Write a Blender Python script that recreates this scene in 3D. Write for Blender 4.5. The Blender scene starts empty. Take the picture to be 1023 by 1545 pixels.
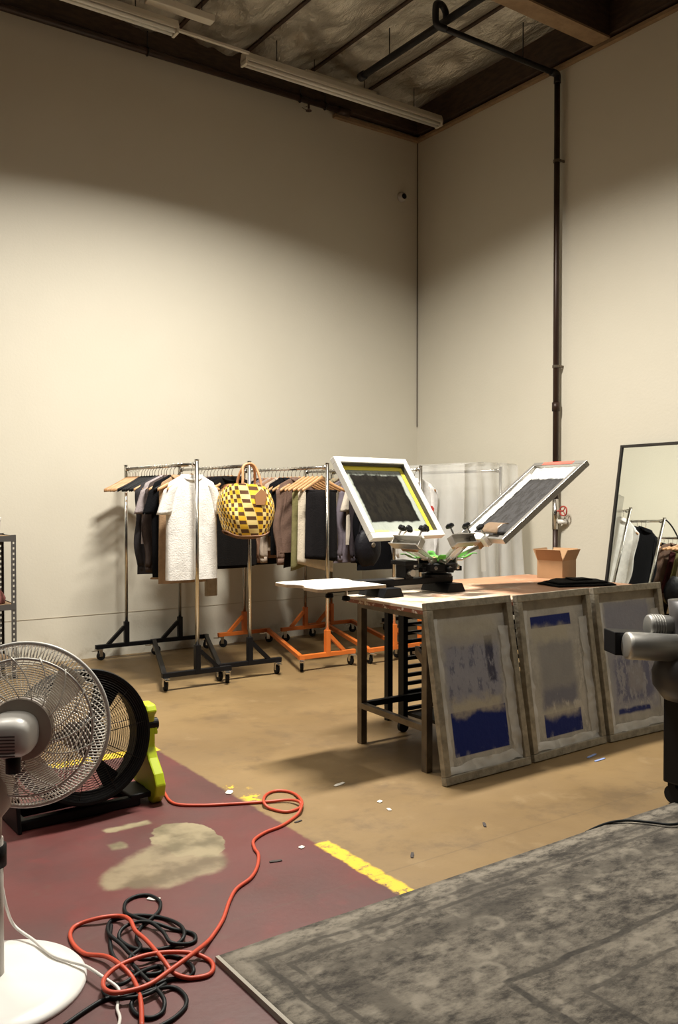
import bpy, math, random
from mathutils import Vector, Matrix, noise
random.seed(7)
S = bpy.context.scene
C = S.collection
R = math.radians
PI = math.pi

# ------------------------------------------------------------------ camera
IW, IH = 1023.0, 1545.0
F = 1324.0
PITCH = math.atan((IH/2-748)/F)
YAW = R(55.1)
CAM = Vector((-6.346, -7.568, 1.43))
FWD = Vector((math.cos(YAW)*math.cos(PITCH), math.sin(YAW)*math.cos(PITCH), -math.sin(PITCH)))
RGT = Vector((math.sin(YAW), -math.cos(YAW), 0))
UPV = RGT.cross(FWD)
cd = bpy.data.cameras.new('camera')
cd.sensor_fit = 'HORIZONTAL'; cd.sensor_width = 24.0; cd.lens = F/IW*24.0
cd.clip_start = 0.05; cd.clip_end = 100
cam = bpy.data.objects.new('camera', cd); C.objects.link(cam)
M = Matrix((RGT, UPV, -FWD)).transposed().to_4x4(); M.translation = CAM
cam.matrix_world = M
S.camera = cam

def ray(x, y): return FWD + RGT*((x-IW/2)/F) - UPV*((y-IH/2)/F)
def gnd(x, y, z=0.0):
    r = ray(x, y); return CAM + r*((z-CAM.z)/r.z)
def onx(x, y, X):
    r = ray(x, y); return CAM + r*((X-CAM.x)/r.x)
def ony(x, y, Y):
    r = ray(x, y); return CAM + r*((Y-CAM.y)/r.y)

# ------------------------------------------------------------------ world, lights, exposure
wd = bpy.data.worlds.new('world'); S.world = wd; wd.use_nodes = True
wd.node_tree.nodes['Background'].inputs[0].default_value = (1.0, .86, .66, 1)
wd.node_tree.nodes['Background'].inputs[1].default_value = 0.004
S.view_settings.view_transform = 'Standard'
S.view_settings.look = 'None'
S.view_settings.gamma = 1
S.view_settings.use_curve_mapping = False
S.view_settings.exposure = 0.0
LAMP_COL = (1.0, 0.95, 0.855)
LAMPS = [  # x, y, z, power : suspended strip lamps above the picture's upper edge
    (-3.34, -2.92, 4.95, 385), (-5.9, -2.9, 4.95, 60), (-2.7, -6.0, 4.95, 42),  # third is an added fill for the leaning screens' fronts
    (-4.6, -6.2, 4.95, 6), (-8.8, -3.4, 4.95, 38), (-8.4, -7.6, 4.95, 6)]  # the two weak ones are added to light the foreground

# ------------------------------------------------------------------ helpers
class MB:
    def __init__(s): s.v = []; s.f = []
    def add(s, vs, fs):
        o = len(s.v); s.v += [Vector(a) for a in vs]; s.f += [tuple(i+o for i in f) for f in fs]; return s
    def box(s, c, d, rot=None):
        h = [x/2 for x in d]; vs = []
        for z in (-1, 1):
            for y in (-1, 1):
                for x in (-1, 1):
                    p = Vector((x*h[0], y*h[1], z*h[2]))
                    if rot: p = rot @ p
                    vs.append(p+Vector(c))
        return s.add(vs, [(0,2,3,1),(4,5,7,6),(0,1,5,4),(2,6,7,3),(0,4,6,2),(1,3,7,5)])
    def box2(s, a, b):
        return s.box([(a[i]+b[i])/2 for i in range(3)], [abs(b[i]-a[i]) for i in range(3)])
    def bar(s, p0, p1, w, h, up=(0,0,1)):
        p0 = Vector(p0); p1 = Vector(p1); d = (p1-p0); L = d.length; d.normalize()
        u = Vector(up)
        if abs(d.dot(u)) > .98: u = Vector((0,1,0))
        x = d.cross(u).normalized(); z = x.cross(d)
        rot = Matrix((x, d, z)).transposed()
        return s.box((p0+p1)/2, (w, L, h), rot)
    def cyl(s, p0, p1, r0, r1=None, n=12, caps=True):
        return s.tube([p0, p1], [r0, r0 if r1 is None else r1], n, caps)
    def tube(s, path, r, n=8, caps=True, closed=False):
        P = [Vector(p) for p in path]; m = len(P)
        rr = r if isinstance(r, (list, tuple)) else [r]*m
        vs = []; fs = []; ref = None
        for i in range(m):
            if closed: t = P[(i+1) % m]-P[i-1]
            else: t = P[min(i+1, m-1)]-P[max(i-1, 0)]
            if t.length < 1e-9: t = Vector((0,0,1))
            t.normalize()
            if ref is None:
                a = Vector((0,0,1)) if abs(t.z) < .9 else Vector((1,0,0))
                ref = t.cross(a).normalized()
            else:
                ref = ref - t*ref.dot(t)
                if ref.length < 1e-6: ref = t.orthogonal()
                ref.normalize()
            b = t.cross(ref)
            for k in range(n):
                a = 2*PI*k/n; vs.append(P[i]+(ref*math.cos(a)+b*math.sin(a))*rr[i])
        e = m if closed else m-1
        for i in range(e):
            j = (i+1) % m
            for k in range(n):
                l = (k+1) % n
                fs.append((i*n+k, i*n+l, j*n+l, j*n+k))
        if caps and not closed:
            fs.append(tuple(range(n-1, -1, -1))); fs.append(tuple((m-1)*n+k for k in range(n)))
        return s.add(vs, fs)
    def loft(s, rings, cap0=True, cap1=True):
        n = len(rings[0]); vs = [p for r in rings for p in r]; fs = []
        for i in range(len(rings)-1):
            for k in range(n):
                l = (k+1) % n
                fs.append((i*n+k, i*n+l, (i+1)*n+l, (i+1)*n+k))
        if cap0: fs.append(tuple(range(n-1, -1, -1)))
        if cap1: fs.append(tuple((len(rings)-1)*n+k for k in range(n)))
        return s.add(vs, fs)
    def lathe(s, prof, n=24, c=(0,0,0), axis=(0,0,1)):
        a = Vector(axis).normalized(); x = a.orthogonal().normalized(); y = a.cross(x); c = Vector(c)
        rings = [[c+a*h+(x*math.cos(2*PI*k/n)+y*math.sin(2*PI*k/n))*max(r, 1e-4) for k in range(n)] for r, h in prof]
        return s.loft(rings)
    def grid(s, nx, ny, fn):
        vs = [fn(i/nx, j/ny) for j in range(ny+1) for i in range(nx+1)]
        fs = [(j*(nx+1)+i, j*(nx+1)+i+1, (j+1)*(nx+1)+i+1, (j+1)*(nx+1)+i) for j in range(ny) for i in range(nx)]
        return s.add(vs, fs)
    def prism(s, poly, z0, z1, fr=None):
        n = len(poly); vs = [Vector((p[0], p[1], z0)) for p in poly]+[Vector((p[0], p[1], z1)) for p in poly]
        if fr: vs = [fr @ v for v in vs]
        fs = [tuple(range(n-1, -1, -1)), tuple(range(n, 2*n))]+[(i, (i+1) % n, n+(i+1) % n, n+i) for i in range(n)]
        return s.add(vs, fs)
    def xf(s, m):
        s.v = [m @ v for v in s.v]; return s
    def build(s, name, mat, parent=None, smooth=False, bevel=0.0, solid=0.0, sub=0):
        me = bpy.data.meshes.new(name); me.from_pydata([tuple(v) for v in s.v], [], s.f); me.update()
        if smooth:
            for p in me.polygons: p.use_smooth = True
        o = bpy.data.objects.new(name, me); C.objects.link(o)
        if mat: me.materials.append(mat)
        if parent: o.parent = parent
        if solid:
            m = o.modifiers.new('s', 'SOLIDIFY'); m.thickness = solid; m.offset = 0
        if bevel:
            m = o.modifiers.new('b', 'BEVEL'); m.width = bevel; m.segments = 2; m.limit_method = 'ANGLE'
        if sub:
            m = o.modifiers.new('u', 'SUBSURF'); m.levels = sub; m.render_levels = sub
        return o

def tag(o, label, cat, group=None):
    o['label'] = label; o['category'] = cat
    if group: o['group'] = group
    return o
def thing(name, label, cat, loc=(0,0,0), rz=0, group=None):
    o = bpy.data.objects.new(name, None); C.objects.link(o); o.empty_display_size = .1
    o.location = loc; o.rotation_euler = (0,0,rz)
    return tag(o, label, cat, group)
def struct(o): o['kind'] = 'structure'; return o
def copy_tree(o, parent=None):
    c = o.copy(); C.objects.link(c); c.parent = parent
    for ch in list(o.children): copy_tree(ch, c)
    return c
def smooth_path(P, k=6):
    P = [Vector(p) for p in P]; out = []
    for i in range(len(P)-1):
        a = P[max(i-1, 0)]; b = P[i]; c = P[i+1]; d = P[min(i+2, len(P)-1)]
        for j in range(k):
            t = j/k
            out.append(.5*((2*b)+(c-a)*t+(2*a-5*b+4*c-d)*t*t+(3*b-a-3*c+d)*t**3))
    out.append(P[-1]); return out

# ------------------------------------------------------------------ materials
def newmat(name):
    m = bpy.data.materials.new(name); m.use_nodes = True
    nt = m.node_tree; return m, nt, nt.nodes['Principled BSDF']
class NT:
    def __init__(s, nt, coord='Object'):
        s.nt = nt; s.tc = nt.nodes.new('ShaderNodeTexCoord'); s.P = s.tc.outputs[coord]
    def lk(s, a, b): s.nt.links.new(a, b)
    def setin(s, inp, v):
        if hasattr(v, 'links') or hasattr(v, 'is_linked'): s.lk(v, inp)
        else: inp.default_value = v
    def math(s, op, a, b=None, c=None):
        n = s.nt.nodes.new('ShaderNodeMath'); n.operation = op
        s.setin(n.inputs[0], a)
        if b is not None: s.setin(n.inputs[1], b)
        if c is not None: s.setin(n.inputs[2], c)
        return n.outputs[0]
    def noise(s, scale, detail=4, rough=.55, vec=None, color=False, stretch=None):
        n = s.nt.nodes.new('ShaderNodeTexNoise'); n.inputs['Scale'].default_value = scale
        n.inputs['Detail'].default_value = detail; n.inputs['Roughness'].default_value = rough
        v = vec or s.P
        if stretch:
            mp = s.nt.nodes.new('ShaderNodeMapping'); mp.inputs['Scale'].default_value = stretch
            s.lk(v, mp.inputs[0]); v = mp.outputs[0]
        s.lk(v, n.inputs['Vector'])
        return n.outputs['Color' if color else 'Fac']
    def step(s, v, a, b, lo=0.0, hi=1.0):
        n = s.nt.nodes.new('ShaderNodeMapRange'); n.interpolation_type = 'SMOOTHSTEP'
        s.setin(n.inputs[0], v); n.inputs[1].default_value = a; n.inputs[2].default_value = b
        n.inputs[3].default_value = lo; n.inputs[4].default_value = hi
        return n.outputs[0]
    def mix(s, fac, a, b):
        n = s.nt.nodes.new('ShaderNodeMix'); n.data_type = 'RGBA'
        s.setin(n.inputs[0], fac)
        for i, v in ((6, a), (7, b)):
            if isinstance(v, tuple): n.inputs[i].default_value = (*v[:3], 1)
            else: s.lk(v, n.inputs[i])
        return n.outputs[2]
    def distort(s, amt, scale, detail=4):
        c = s.noise(scale, detail, color=True)
        sub = s.nt.nodes.new('ShaderNodeVectorMath'); sub.operation = 'SUBTRACT'
        s.lk(c, sub.inputs[0]); sub.inputs[1].default_value = (.5,.5,.5)
        sc = s.nt.nodes.new('ShaderNodeVectorMath'); sc.operation = 'SCALE'; s.lk(sub.outputs[0], sc.inputs[0]); sc.inputs['Scale'].default_value = amt
        ad = s.nt.nodes.new('ShaderNodeVectorMath'); ad.operation = 'ADD'; s.lk(s.P, ad.inputs[0]); s.lk(sc.outputs[0], ad.inputs[1])
        return ad.outputs[0]
    def sep(s, v):
        n = s.nt.nodes.new('ShaderNodeSeparateXYZ'); s.lk(v, n.inputs[0]); return n.outputs
    def rect(s, xy, x0, x1, y0, y1, soft=.01):
        x, y = xy
        m = None
        for v, lo, hi in ((x, x0, x1), (y, y0, y1)):
            for e, up in ((lo, True), (hi, False)):
                if e is None: continue
                k = s.step(v, e-soft, e+soft, *((0, 1) if up else (1, 0)))
                m = k if m is None else s.math('MULTIPLY', m, k)
        return m
    def bump(s, h, strength, dist, bsdf):
        n = s.nt.nodes.new('ShaderNodeBump'); n.inputs['Strength'].default_value = strength; n.inputs['Distance'].default_value = dist
        s.lk(h, n.inputs['Height']); s.lk(n.outputs[0], bsdf.inputs['Normal'])

def mat(name, col, rough=.5, metal=0.0, var=0.0, vscale=8, bump=0.0, bscale=60, col2=None, **kw):
    m, nt, b = newmat(name)
    b.inputs['Base Color'].default_value = (*col, 1); b.inputs['Roughness'].default_value = rough; b.inputs['Metallic'].default_value = metal
    if var or bump or col2:
        t = NT(nt)
        if var or col2:
            f = t.step(t.noise(vscale, 5), .3, .7)
            c2 = col2 or tuple(c*(1-var) for c in col)
            t.lk(t.mix(f, col, c2), b.inputs['Base Color'])
        if bump: t.bump(t.noise(bscale, 3), bump, .01, b)
    for k, v in kw.items(): b.inputs[k.replace('_', ' ')].default_value = v
    return m

# wall paint
def wall_mat():
    m, nt, b = newmat('cream_wall_paint'); t = NT(nt)
    col = t.mix(t.step(t.noise(.9, 4), .3, .7), (.62,.582,.485), (.60,.560,.462))
    x, y, z = t.sep(t.P)
    low = t.math('MULTIPLY', t.step(z, .02, .3, 1, 0), t.step(t.noise(5, 6, .7), .48, .7))
    col = t.mix(t.math('MULTIPLY', low, .6), col, (.30,.24,.16))
    t.lk(col, b.inputs['Base Color']); b.inputs['Roughness'].default_value = .62
    t.bump(t.noise(45, 4), .12, .01, b)
    return m
def floor_mat():
    m, nt, b = newmat('painted_concrete'); t = NT(nt)
    D = t.distort(.10, 5, 6); dx, dy, _ = t.sep(D)
    D2 = t.distort(.03, 22, 5); fx, fy, _ = t.sep(D2)
    x, y, z = t.sep(t.P)
    base = t.mix(t.step(t.noise(.8, 5), .32, .68), (.232,.152,.066), (.170,.108,.046))
    base = t.mix(t.math('MULTIPLY', t.step(t.noise(2.3, 7, .7), .50, .68), .65), base, (.115,.074,.036))
    base = t.mix(t.math('MULTIPLY', t.step(t.noise(11, 6, .7), .55, .75), .30), base, (.095,.062,.034))
    base = t.mix(t.math('MULTIPLY', t.step(t.noise(3.7, 6, .6), .58, .7), .35), base, (.30,.212,.110))
    # red painted zone x < -4.36, y < -2.95
    red = t.rect((fx, fy), None, -4.375, None, -2.95, .012)
    redc = t.mix(t.step(t.noise(1.9, 5), .35, .68), (.115,.026,.023), (.078,.028,.025))
    redc = t.mix(t.math('MULTIPLY', t.step(t.noise(3.1, 5, .6), .55, .72), .5), redc, (.165,.024,.022))
    redc = t.mix(t.math('MULTIPLY', t.step(t.noise(4.3, 6, .7), .58, .74), .5), redc, (.095,.062,.042))
    # worn bare patches in the red paint
    E, Nn, _ = t.sep(t.distort(.26, 3.2, 7))
    def blob(cx, cy, rx, ry, s0, s1):
        q = t.math('ADD', t.math('POWER', t.math('DIVIDE', t.math('SUBTRACT', E, cx), rx), 2.0), t.math('POWER', t.math('DIVIDE', t.math('SUBTRACT', Nn, cy), ry), 2.0))
        return t.step(q, s0, s1, 1, 0)
    p1 = t.math('MULTIPLY', blob(-4.96, -4.42, .25, .20, .75, 1.15), .85)
    p2 = blob(-4.79, -4.22, .14, .24, .9, 1.0)
    p3 = t.rect((fx, fy), -5.04, -4.84, -3.98, -3.93, .012)
    p4 = t.rect((fx, fy), -5.08, -5.02, -4.17, -4.10, .012)
    pm = t.math('MAXIMUM', t.math('MAXIMUM', p1, p2), t.math('MAXIMUM', p3, p4))
    chips = t.step(t.noise(6, 7, .75), .70, .715)
    pm = t.math('MAXIMUM', pm, chips)
    patch = t.mix(t.step(t.noise(4.5, 4), .4, .62), (.27,.22,.13), (.125,.098,.052))
    redc = t.mix(pm, redc, patch)
    base = t.mix(red, base, redc)
    # yellow line left in pieces along the edge of the red zone
    wear = t.step(t.noise(20, 7, .75), .36, .48)
    y1 = t.rect((fx, fy), -4.385, -4.315, None, -4.58, .008)
    y2 = t.rect((fx, fy), -4.36, -4.27, -4.12, -3.70, .02)
    y2 = t.math('MULTIPLY', y2, t.step(t.noise(9, 5, .7), .52, .6))
    y3 = t.rect((fx, fy), -6.4, -4.36, -2.97, -2.87, .008)
    ym = t.math('MAXIMUM', t.math('MULTIPLY', t.math('MAXIMUM', y1, y3), wear), y2)
    base = t.mix(ym, base, (.72,.47,.028))
    # saw-cut control joints
    j = t.math('MAXIMUM', t.rect((x, y), None, None, -4.965, -4.957, .003), t.rect((x, y), None, None, -1.605, -1.597, .003))
    base = t.mix(t.math('MULTIPLY', j, .25), base, (.07,.05,.03))
    t.lk(base, b.inputs['Base Color'])
    rg = t.math('ADD', t.math('MULTIPLY', t.noise(3, 4), .25), .36)
    t.lk(rg, b.inputs['Roughness'])
    t.bump(t.noise(30, 5), .08, .01, b)
    return m
def rug_mat():
    m, nt, b = newmat('distressed_rug'); t = NT(nt)     # local: x 0..3.4 along the far edge, y 0..-2.3
    D = t.distort(.05, 7, 5); dx, dy, _ = t.sep(D)
    x, y, z = t.sep(t.P)
    e = t.math('MINIMUM', x, t.math('MULTIPLY', y, -1.0))      # distance from the border
    ed = t.math('MINIMUM', dx, t.math('MULTIPLY', dy, -1.0))
    fine = t.noise(24, 9, .76, stretch=(.6, 1.1, 1)); mid = t.noise(4.6, 7, .7, stretch=(.7, 1.1, 1)); blot = t.noise(1.5, 6, .65)
    v = t.math('ADD', t.math('MULTIPLY', fine, .85), t.math('MULTIPLY', mid, .45))
    col = t.mix(t.step(v, .48, .80), (.021,.017,.013), (.150,.130,.102))
    col = t.mix(t.math('MULTIPLY', t.step(blot, .54, .70), .5), col, (.035,.030,.025))
    # floral scraps : voronoi rosettes
    vo = nt.nodes.new('ShaderNodeTexVoronoi'); vo.inputs['Scale'].default_value = 8; t.lk(D, vo.inputs['Vector'])
    ring = t.math('MULTIPLY', t.step(vo.outputs['Distance'], .18, .30), t.step(vo.outputs['Distance'], .34, .46, 1, 0))
    col = t.mix(t.math('MULTIPLY', t.math('MULTIPLY', ring, t.step(mid, .45, .62)), .45), col, (.25,.22,.175))
    # border bands
    for a, w, c, k in ((.04, .030, (.24,.21,.165), .55), (.10, .012, (.012,.010,.008), .65), (.165, .012, (.012,.010,.008), .6), (.27, .05, (.022,.018,.013), .45), (.62, .016, (.012,.010,.008), .85), (.67, .022, (.19,.165,.13), .5), (.78, .012, (.014,.012,.010), .7)):
        band = t.math('MULTIPLY', t.step(ed, a-w, a-w*.5), t.step(ed, a+w*.5, a+w, 1, 0))
        band = t.math('MULTIPLY', band, t.step(fine, .35, .6))
        col = t.mix(t.math('MULTIPLY', band, k), col, c)
    # dark medallion
    med = t.rect((dx, dy), 1.35, 1.95, -1.32, -.78, .12)
    col = t.mix(t.math('MULTIPLY', t.math('MULTIPLY', med, t.step(t.noise(5.5, 6, .7), .42, .6)), .85), col, (.022,.018,.014))
    t.lk(col, b.inputs['Base Color']); b.inputs['Roughness'].default_value = .95
    t.bump(t.noise(120, 3), .5, .004, b)
    return m
def foil_mat():
    m, nt, b = newmat('foil_insulation'); t = NT(nt)
    t.lk(t.mix(t.step(t.noise(2.5, 5), .3, .7), (.78,.73,.63), (.55,.50,.42)), b.inputs['Base Color'])
    b.inputs['Metallic'].default_value = .85; b.inputs['Roughness'].default_value = .30
    t.bump(t.noise(5, 7, .65, stretch=(2.2, .8, 1)), .9, .05, b)
    return m
def mesh_mat(name, base, base2, items, haze=None):
    """printing-screen cloth: local x across, y up; items = (x0,x1,y0,y1,colour,distort,strength)"""
    m, nt, b = newmat(name); t = NT(nt)
    x, y, z = t.sep(t.P)
    col = t.mix(t.step(t.noise(6, 6, .65), .35, .68), base, base2)
    for (x0, x1, y0, y1, c, dist, k, thr) in items:
        if dist: X, Y, _ = t.sep(t.distort(dist, 13, 6))
        else: X, Y = x, y
        mk = t.rect((X, Y), x0, x1, y0, y1, .003 if not dist else (.008 if dist < .05 else .03))
        if thr is not None: mk = t.math('MULTIPLY', mk, t.step(t.noise(17, 7, .7, stretch=(1.6, .7, 1)), thr, thr+.12))
        col = t.mix(t.math('MULTIPLY', mk, k), col, c)
    t.lk(col, b.inputs['Base Color']); b.inputs['Roughness'].default_value = .5; b.inputs['Specular IOR Level'].default_value = .15
    t.bump(t.noise(25, 6, .7), .3, .01, b)
    return m
def wood_mat(name, a, c, rough=.5, stretch=(14, 1.2, 14)):
    m, nt, b = newmat(name); t = NT(nt)
    t.lk(t.mix(t.step(t.noise(3, 6, .6, stretch=stretch), .35, .65), a, c), b.inputs['Base Color']); b.inputs['Roughness'].default_value = rough
    return m
def tabletop_mat():
    m, nt, b = newmat('worn_bench_top'); t = NT(nt)
    x, y, z = t.sep(t.P)
    top = t.mix(t.step(t.noise(3, 5), .35, .7), (.43,.22,.12), (.30,.14,.07))
    top = t.mix(t.math('MULTIPLY', t.step(t.noise(5, 6, .7), .56, .64), .55), top, (.60,.50,.38))
    w = t.math('MULTIPLY', t.step(x, -2.9, -2.5, 1, 0), t.step(t.noise(5.5, 6, .65), .34, .50))
    top = t.mix(t.math('MULTIPLY', w, .85), top, (.60,.52,.41))
    edge = t.mix(t.step(t.noise(16, 6, .7), .54, .60), (.20,.06,.03), (.62,.55,.46))
    col = t.mix(t.step(z, .842, .845), edge, top)
    t.lk(col, b.inputs['Base Color']); b.inputs['Roughness'].default_value = .55
    return m
def checker_mat():
    m, nt, b = newmat('woven_checker'); t = NT(nt, 'UV')
    x, y, z = t.sep(t.P)
    u = t.math('MULTIPLY', t.math('ADD', x, t.math('MULTIPLY', y, .03)), 44.0); v = t.math('MULTIPLY', y, 12.5)
    iu = t.math('FLOOR', u); iv = t.math('FLOOR', v)
    par = t.math('PINGPONG', t.math('ADD', iu, iv), 1.0)
    fu = t.math('ABSOLUTE', t.math('SUBTRACT', t.math('FRACT', u), .5)); fv = t.math('ABSOLUTE', t.math('SUBTRACT', t.math('FRACT', v), .5))
    inner = t.math('MULTIPLY', t.step(fu, .43, .46, 1, 0), t.step(fv, .43, .46, 1, 0))
    alt = t.math('PINGPONG', iu, 1.0)
    col = t.mix(alt, (.80,.47,.03), (.84,.66,.27))
    col = t.mix(t.math('MULTIPLY', par, inner), col, (.10,.045,.018))
    t.lk(col, b.inputs['Base Color']); b.inputs['Roughness'].default_value = .45
    return m
def plastic_mat(name, a=.30, col=(.86,.86,.84)):
    m, nt, b = newmat(name); t = NT(nt)
    nt.nodes.remove(b); out = nt.nodes['Material Output']
    tr = nt.nodes.new('ShaderNodeBsdfTransparent'); tr.inputs[0].default_value = (.97,.97,.96,1)
    p = nt.nodes.new('ShaderNodeBsdfPrincipled'); p.inputs['Base Color'].default_value = (*col, 1); p.inputs['Roughness'].default_value = .22
    mx = nt.nodes.new('ShaderNodeMixShader')
    t.lk(t.step(t.noise(2.2, 3, .5, stretch=(1.5, 1.5, .5)), .3, .75, a*.75, a*1.25), mx.inputs[0])
    t.lk(tr.outputs[0], mx.inputs[1]); t.lk(p.outputs[0], mx.inputs[2]); t.lk(mx.outputs[0], out.inputs[0])
    t.bump(t.noise(7, 4), .35, .02, p)
    return m

WALL = wall_mat(); FLOOR = floor_mat(); RUG = rug_mat(); FOIL = foil_mat()
DARKWOOD = wood_mat('dark_timber', (.060,.034,.020), (.034,.019,.012), .7, (3, 3, 12))
PALEWOOD = wood_mat('pale_timber', (.30,.20,.11), (.22,.14,.075), .7, (3, 3, 12))
HANGWOOD = wood_mat('hanger_wood', (.56,.32,.155), (.47,.25,.11), .42, (3, 14, 14))
BLACKM = mat('black_painted_steel', (.0045,.0045,.0055), .42, Specular_IOR_Level=.2)
BLACKP = mat('black_plastic', (.0045,.0045,.0055), .5, Specular_IOR_Level=.2)
PIPEBLK = mat('dark_pipe', (.014,.013,.015), .45, .2)
PIPEBRN = mat('brown_iron_pipe', (.045,.022,.014), .42, .3, var=.4, vscale=3)
CHROME = mat('chrome', (.62,.60,.56), .22, 1.0)
STEEL = mat('raw_steel', (.20,.165,.125), .42, .75, var=.35, vscale=14)
ALU = mat('aluminium', (.52,.50,.46), .34, .9, var=.12, vscale=10)
ALUW = mat('painted_aluminium_frame', (.80,.79,.75), .45, .1, var=.08, vscale=9)
ALUD = mat('smeared_aluminium_frame', (.36,.32,.245), .5, .35, var=.4, vscale=22, bump=.3)
ORANGE = mat('orange_painted_steel', (.62,.15,.02), .42, var=.12)
RUBBER = mat('black_rubber', (.007,.007,.008), .65, Specular_IOR_Level=.2)
WHITEP = mat('white_plastic', (.72,.70,.65), .38)
WHITEB = mat('white_enamel', (.78,.76,.72), .30)
LIME = mat('lime_plastic', (.46,.56,.015), .40)
GREEN = mat('green_enamel', (.09,.36,.04), .4)
COPPER = mat('tan_plated_metal', (.42,.24,.12), .42, .55)
FIXT = mat('fluorescent_fixture_enamel', (.66,.62,.53), .5)
TUBEOFF = mat('unlit_tube', (.72,.70,.64), .3)
CARD = mat('cardboard', (.40,.235,.115), .8, var=.15, vscale=5)
CARDIN = mat('cardboard_inner', (.33,.185,.09), .85)
REDCORD = mat('orange_red_cord', (.50,.062,.026), .45)
BLKCORD = mat('black_cord', (.005,.007,.008), .5, Specular_IOR_Level=.25)
WHTCORD = mat('white_cord', (.70,.67,.62), .45)
REDV = mat('red_valve_paint', (.36,.05,.035), .45)
MIRROR = mat('mirror_glass', (.82,.85,.81), .015, 1.0)
CLEAR = plastic_mat('clear_poly_sheet', .42)
TAPE = plastic_mat('clear_tape_film', .5, (.80,.78,.73))
LEATHER = mat('tan_leather', (.45,.23,.105), .5)
DKLEATHER = mat('brown_leather_trim', (.17,.075,.03), .5)
LAMPM, _nt, _b = newmat('lit_lamp_diffuser'); _b.inputs['Emission Color'].default_value = (1,.93,.78,1); _b.inputs['Emission Strength'].default_value = 4

# ------------------------------------------------------------------ setting
XL, YN = -20.0, -20.0
TOP = 5.36
fl = struct(MB().box2((XL, YN, -.10), (.0, .0, 0)).build('floor', FLOOR))
WT = 6.1
FARW = mat('dark_grey_far_wall', (.10,.085,.07), .8)
struct(MB().box2((XL-.2, 0, -.1), (.2, .2, WT)).build('wall_back', WALL))
struct(MB().box2((0, YN-.2, -.1), (.2, 0, WT)).build('wall_right', WALL))
struct(MB().box2((XL-.2, YN-.2, -.1), (XL, 0, WT)).build('wall_left', FARW))
struct(MB().box2((XL, YN-.2, -.1), (0, YN, WT)).build('wall_front', FARW))
GROOVE = mat('groove_shadow_gap', (.10,.075,.05), .8)
struct(MB().box2((XL, -.0035, .381), (-.01, 0, .386)).build('trim_1', mat('seam_caulk', (.46,.41,.32), .8)))
struct(MB().tube([(-.007, -.007, 2.2), (-.007, -.007, TOP)], .005, 6).build('trim_2', GROOVE))  # dark strip at the corner joint, standing in for its crack shadow

ceil = struct(MB().box2((XL, YN, 6.0), (0, 0, 6.1)).build('ceiling', DARKWOOD))
# purlins run along y; foil blankets sag between them
px = [-.04-.72*i for i in range(28)]
def foil_panel(x0, x1, y0, y1, seed):
    nx, ny = 14, 46
    def fn(u, v):
        x = x0+(x1-x0)*u; y = y0+(y1-y0)*v
        sag = .10*math.sin(PI*u)
        n = noise.fractal(Vector((x*2.2+seed, y*1.1, seed)), 1.0, 2.0, 4)*.07
        w = abs(noise.noise(Vector((x*6+y*2.5, y*1.4-x*2, seed))))*.09
        return Vector((x, y, 5.70-sag+n*math.sin(PI*u)**.5+w*math.sin(PI*u)))
    return MB().grid(nx, ny, fn).build('foil_panel', FOIL, ceil, smooth=True)
for i in range(len(px)-1):
    MB().box2((px[i]-.016, -.06, 5.685), (px[i]+.016, -7.0, 5.80)).build('purlin', DARKWOOD, ceil)
    if px[i] > -8:
        foil_panel(px[i+1]+.022, px[i]-.022, -.06, -2.50, i*3.1)
        foil_panel(px[i+1]+.022, px[i]-.022, -2.70, -7.0, i*3.1+1.7)
MB().box2((XL, -2.66, 5.37), (-.09, -2.50, 5.95)).build('beam', DARKWOOD, ceil)
MB().box2((XL, -2.665, 5.355), (-.09, -2.495, 5.372)).build('beam_soffit', PALEWOOD, ceil)
MB().box2((XL, -.09, 5.42), (0, -.005, 5.80)).build('ledger', DARKWOOD, ceil)
MB().box2((-.085, -7.0, 5.40), (-.005, -.09, 5.80)).build('ledger', DARKWOOD, ceil)
struct(MB().box2((-.055, -9, 5.345), (-.003, -.05, 5.375)).build('trim_3', PALEWOOD))
struct(MB().box2((-1.15, -.055, 5.345), (-.003, -.003, 5.38)).build('trim_4', PALEWOOD))

# lamps (above and behind the picture, added fill lamps included)
def lamp(x, y, z, p):
    t = thing('ceiling_lamp', 'suspended white strip lamp lighting the workshop', 'lamp', (x, y, z), 0, 'suspended lit strip lamps')
    MB().box((0,0,.05), (1.3,.34,.08)).build('housing', WHITEP, t, bevel=.01)
    MB().box((0,0,.004), (1.24,.28,.012)).build('diffuser', LAMPM, t)
    for s in (-.5, .5): MB().cyl((s,0,.09), (s,0,5.66-z+.05), .004, n=6).build('hanger_rod', BLACKM, t)
    ld = bpy.data.lights.new('lamp_light', 'AREA'); ld.shape = 'RECTANGLE'; ld.size = 1.2; ld.size_y = .26
    ld.energy = p; ld.spread = R(150); ld.color = LAMP_COL
    lo = bpy.data.objects.new('lamp_light', ld); C.objects.link(lo); lo.parent = t; lo.location = (0,0,-.008)
for L in LAMPS: lamp(*L)

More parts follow.
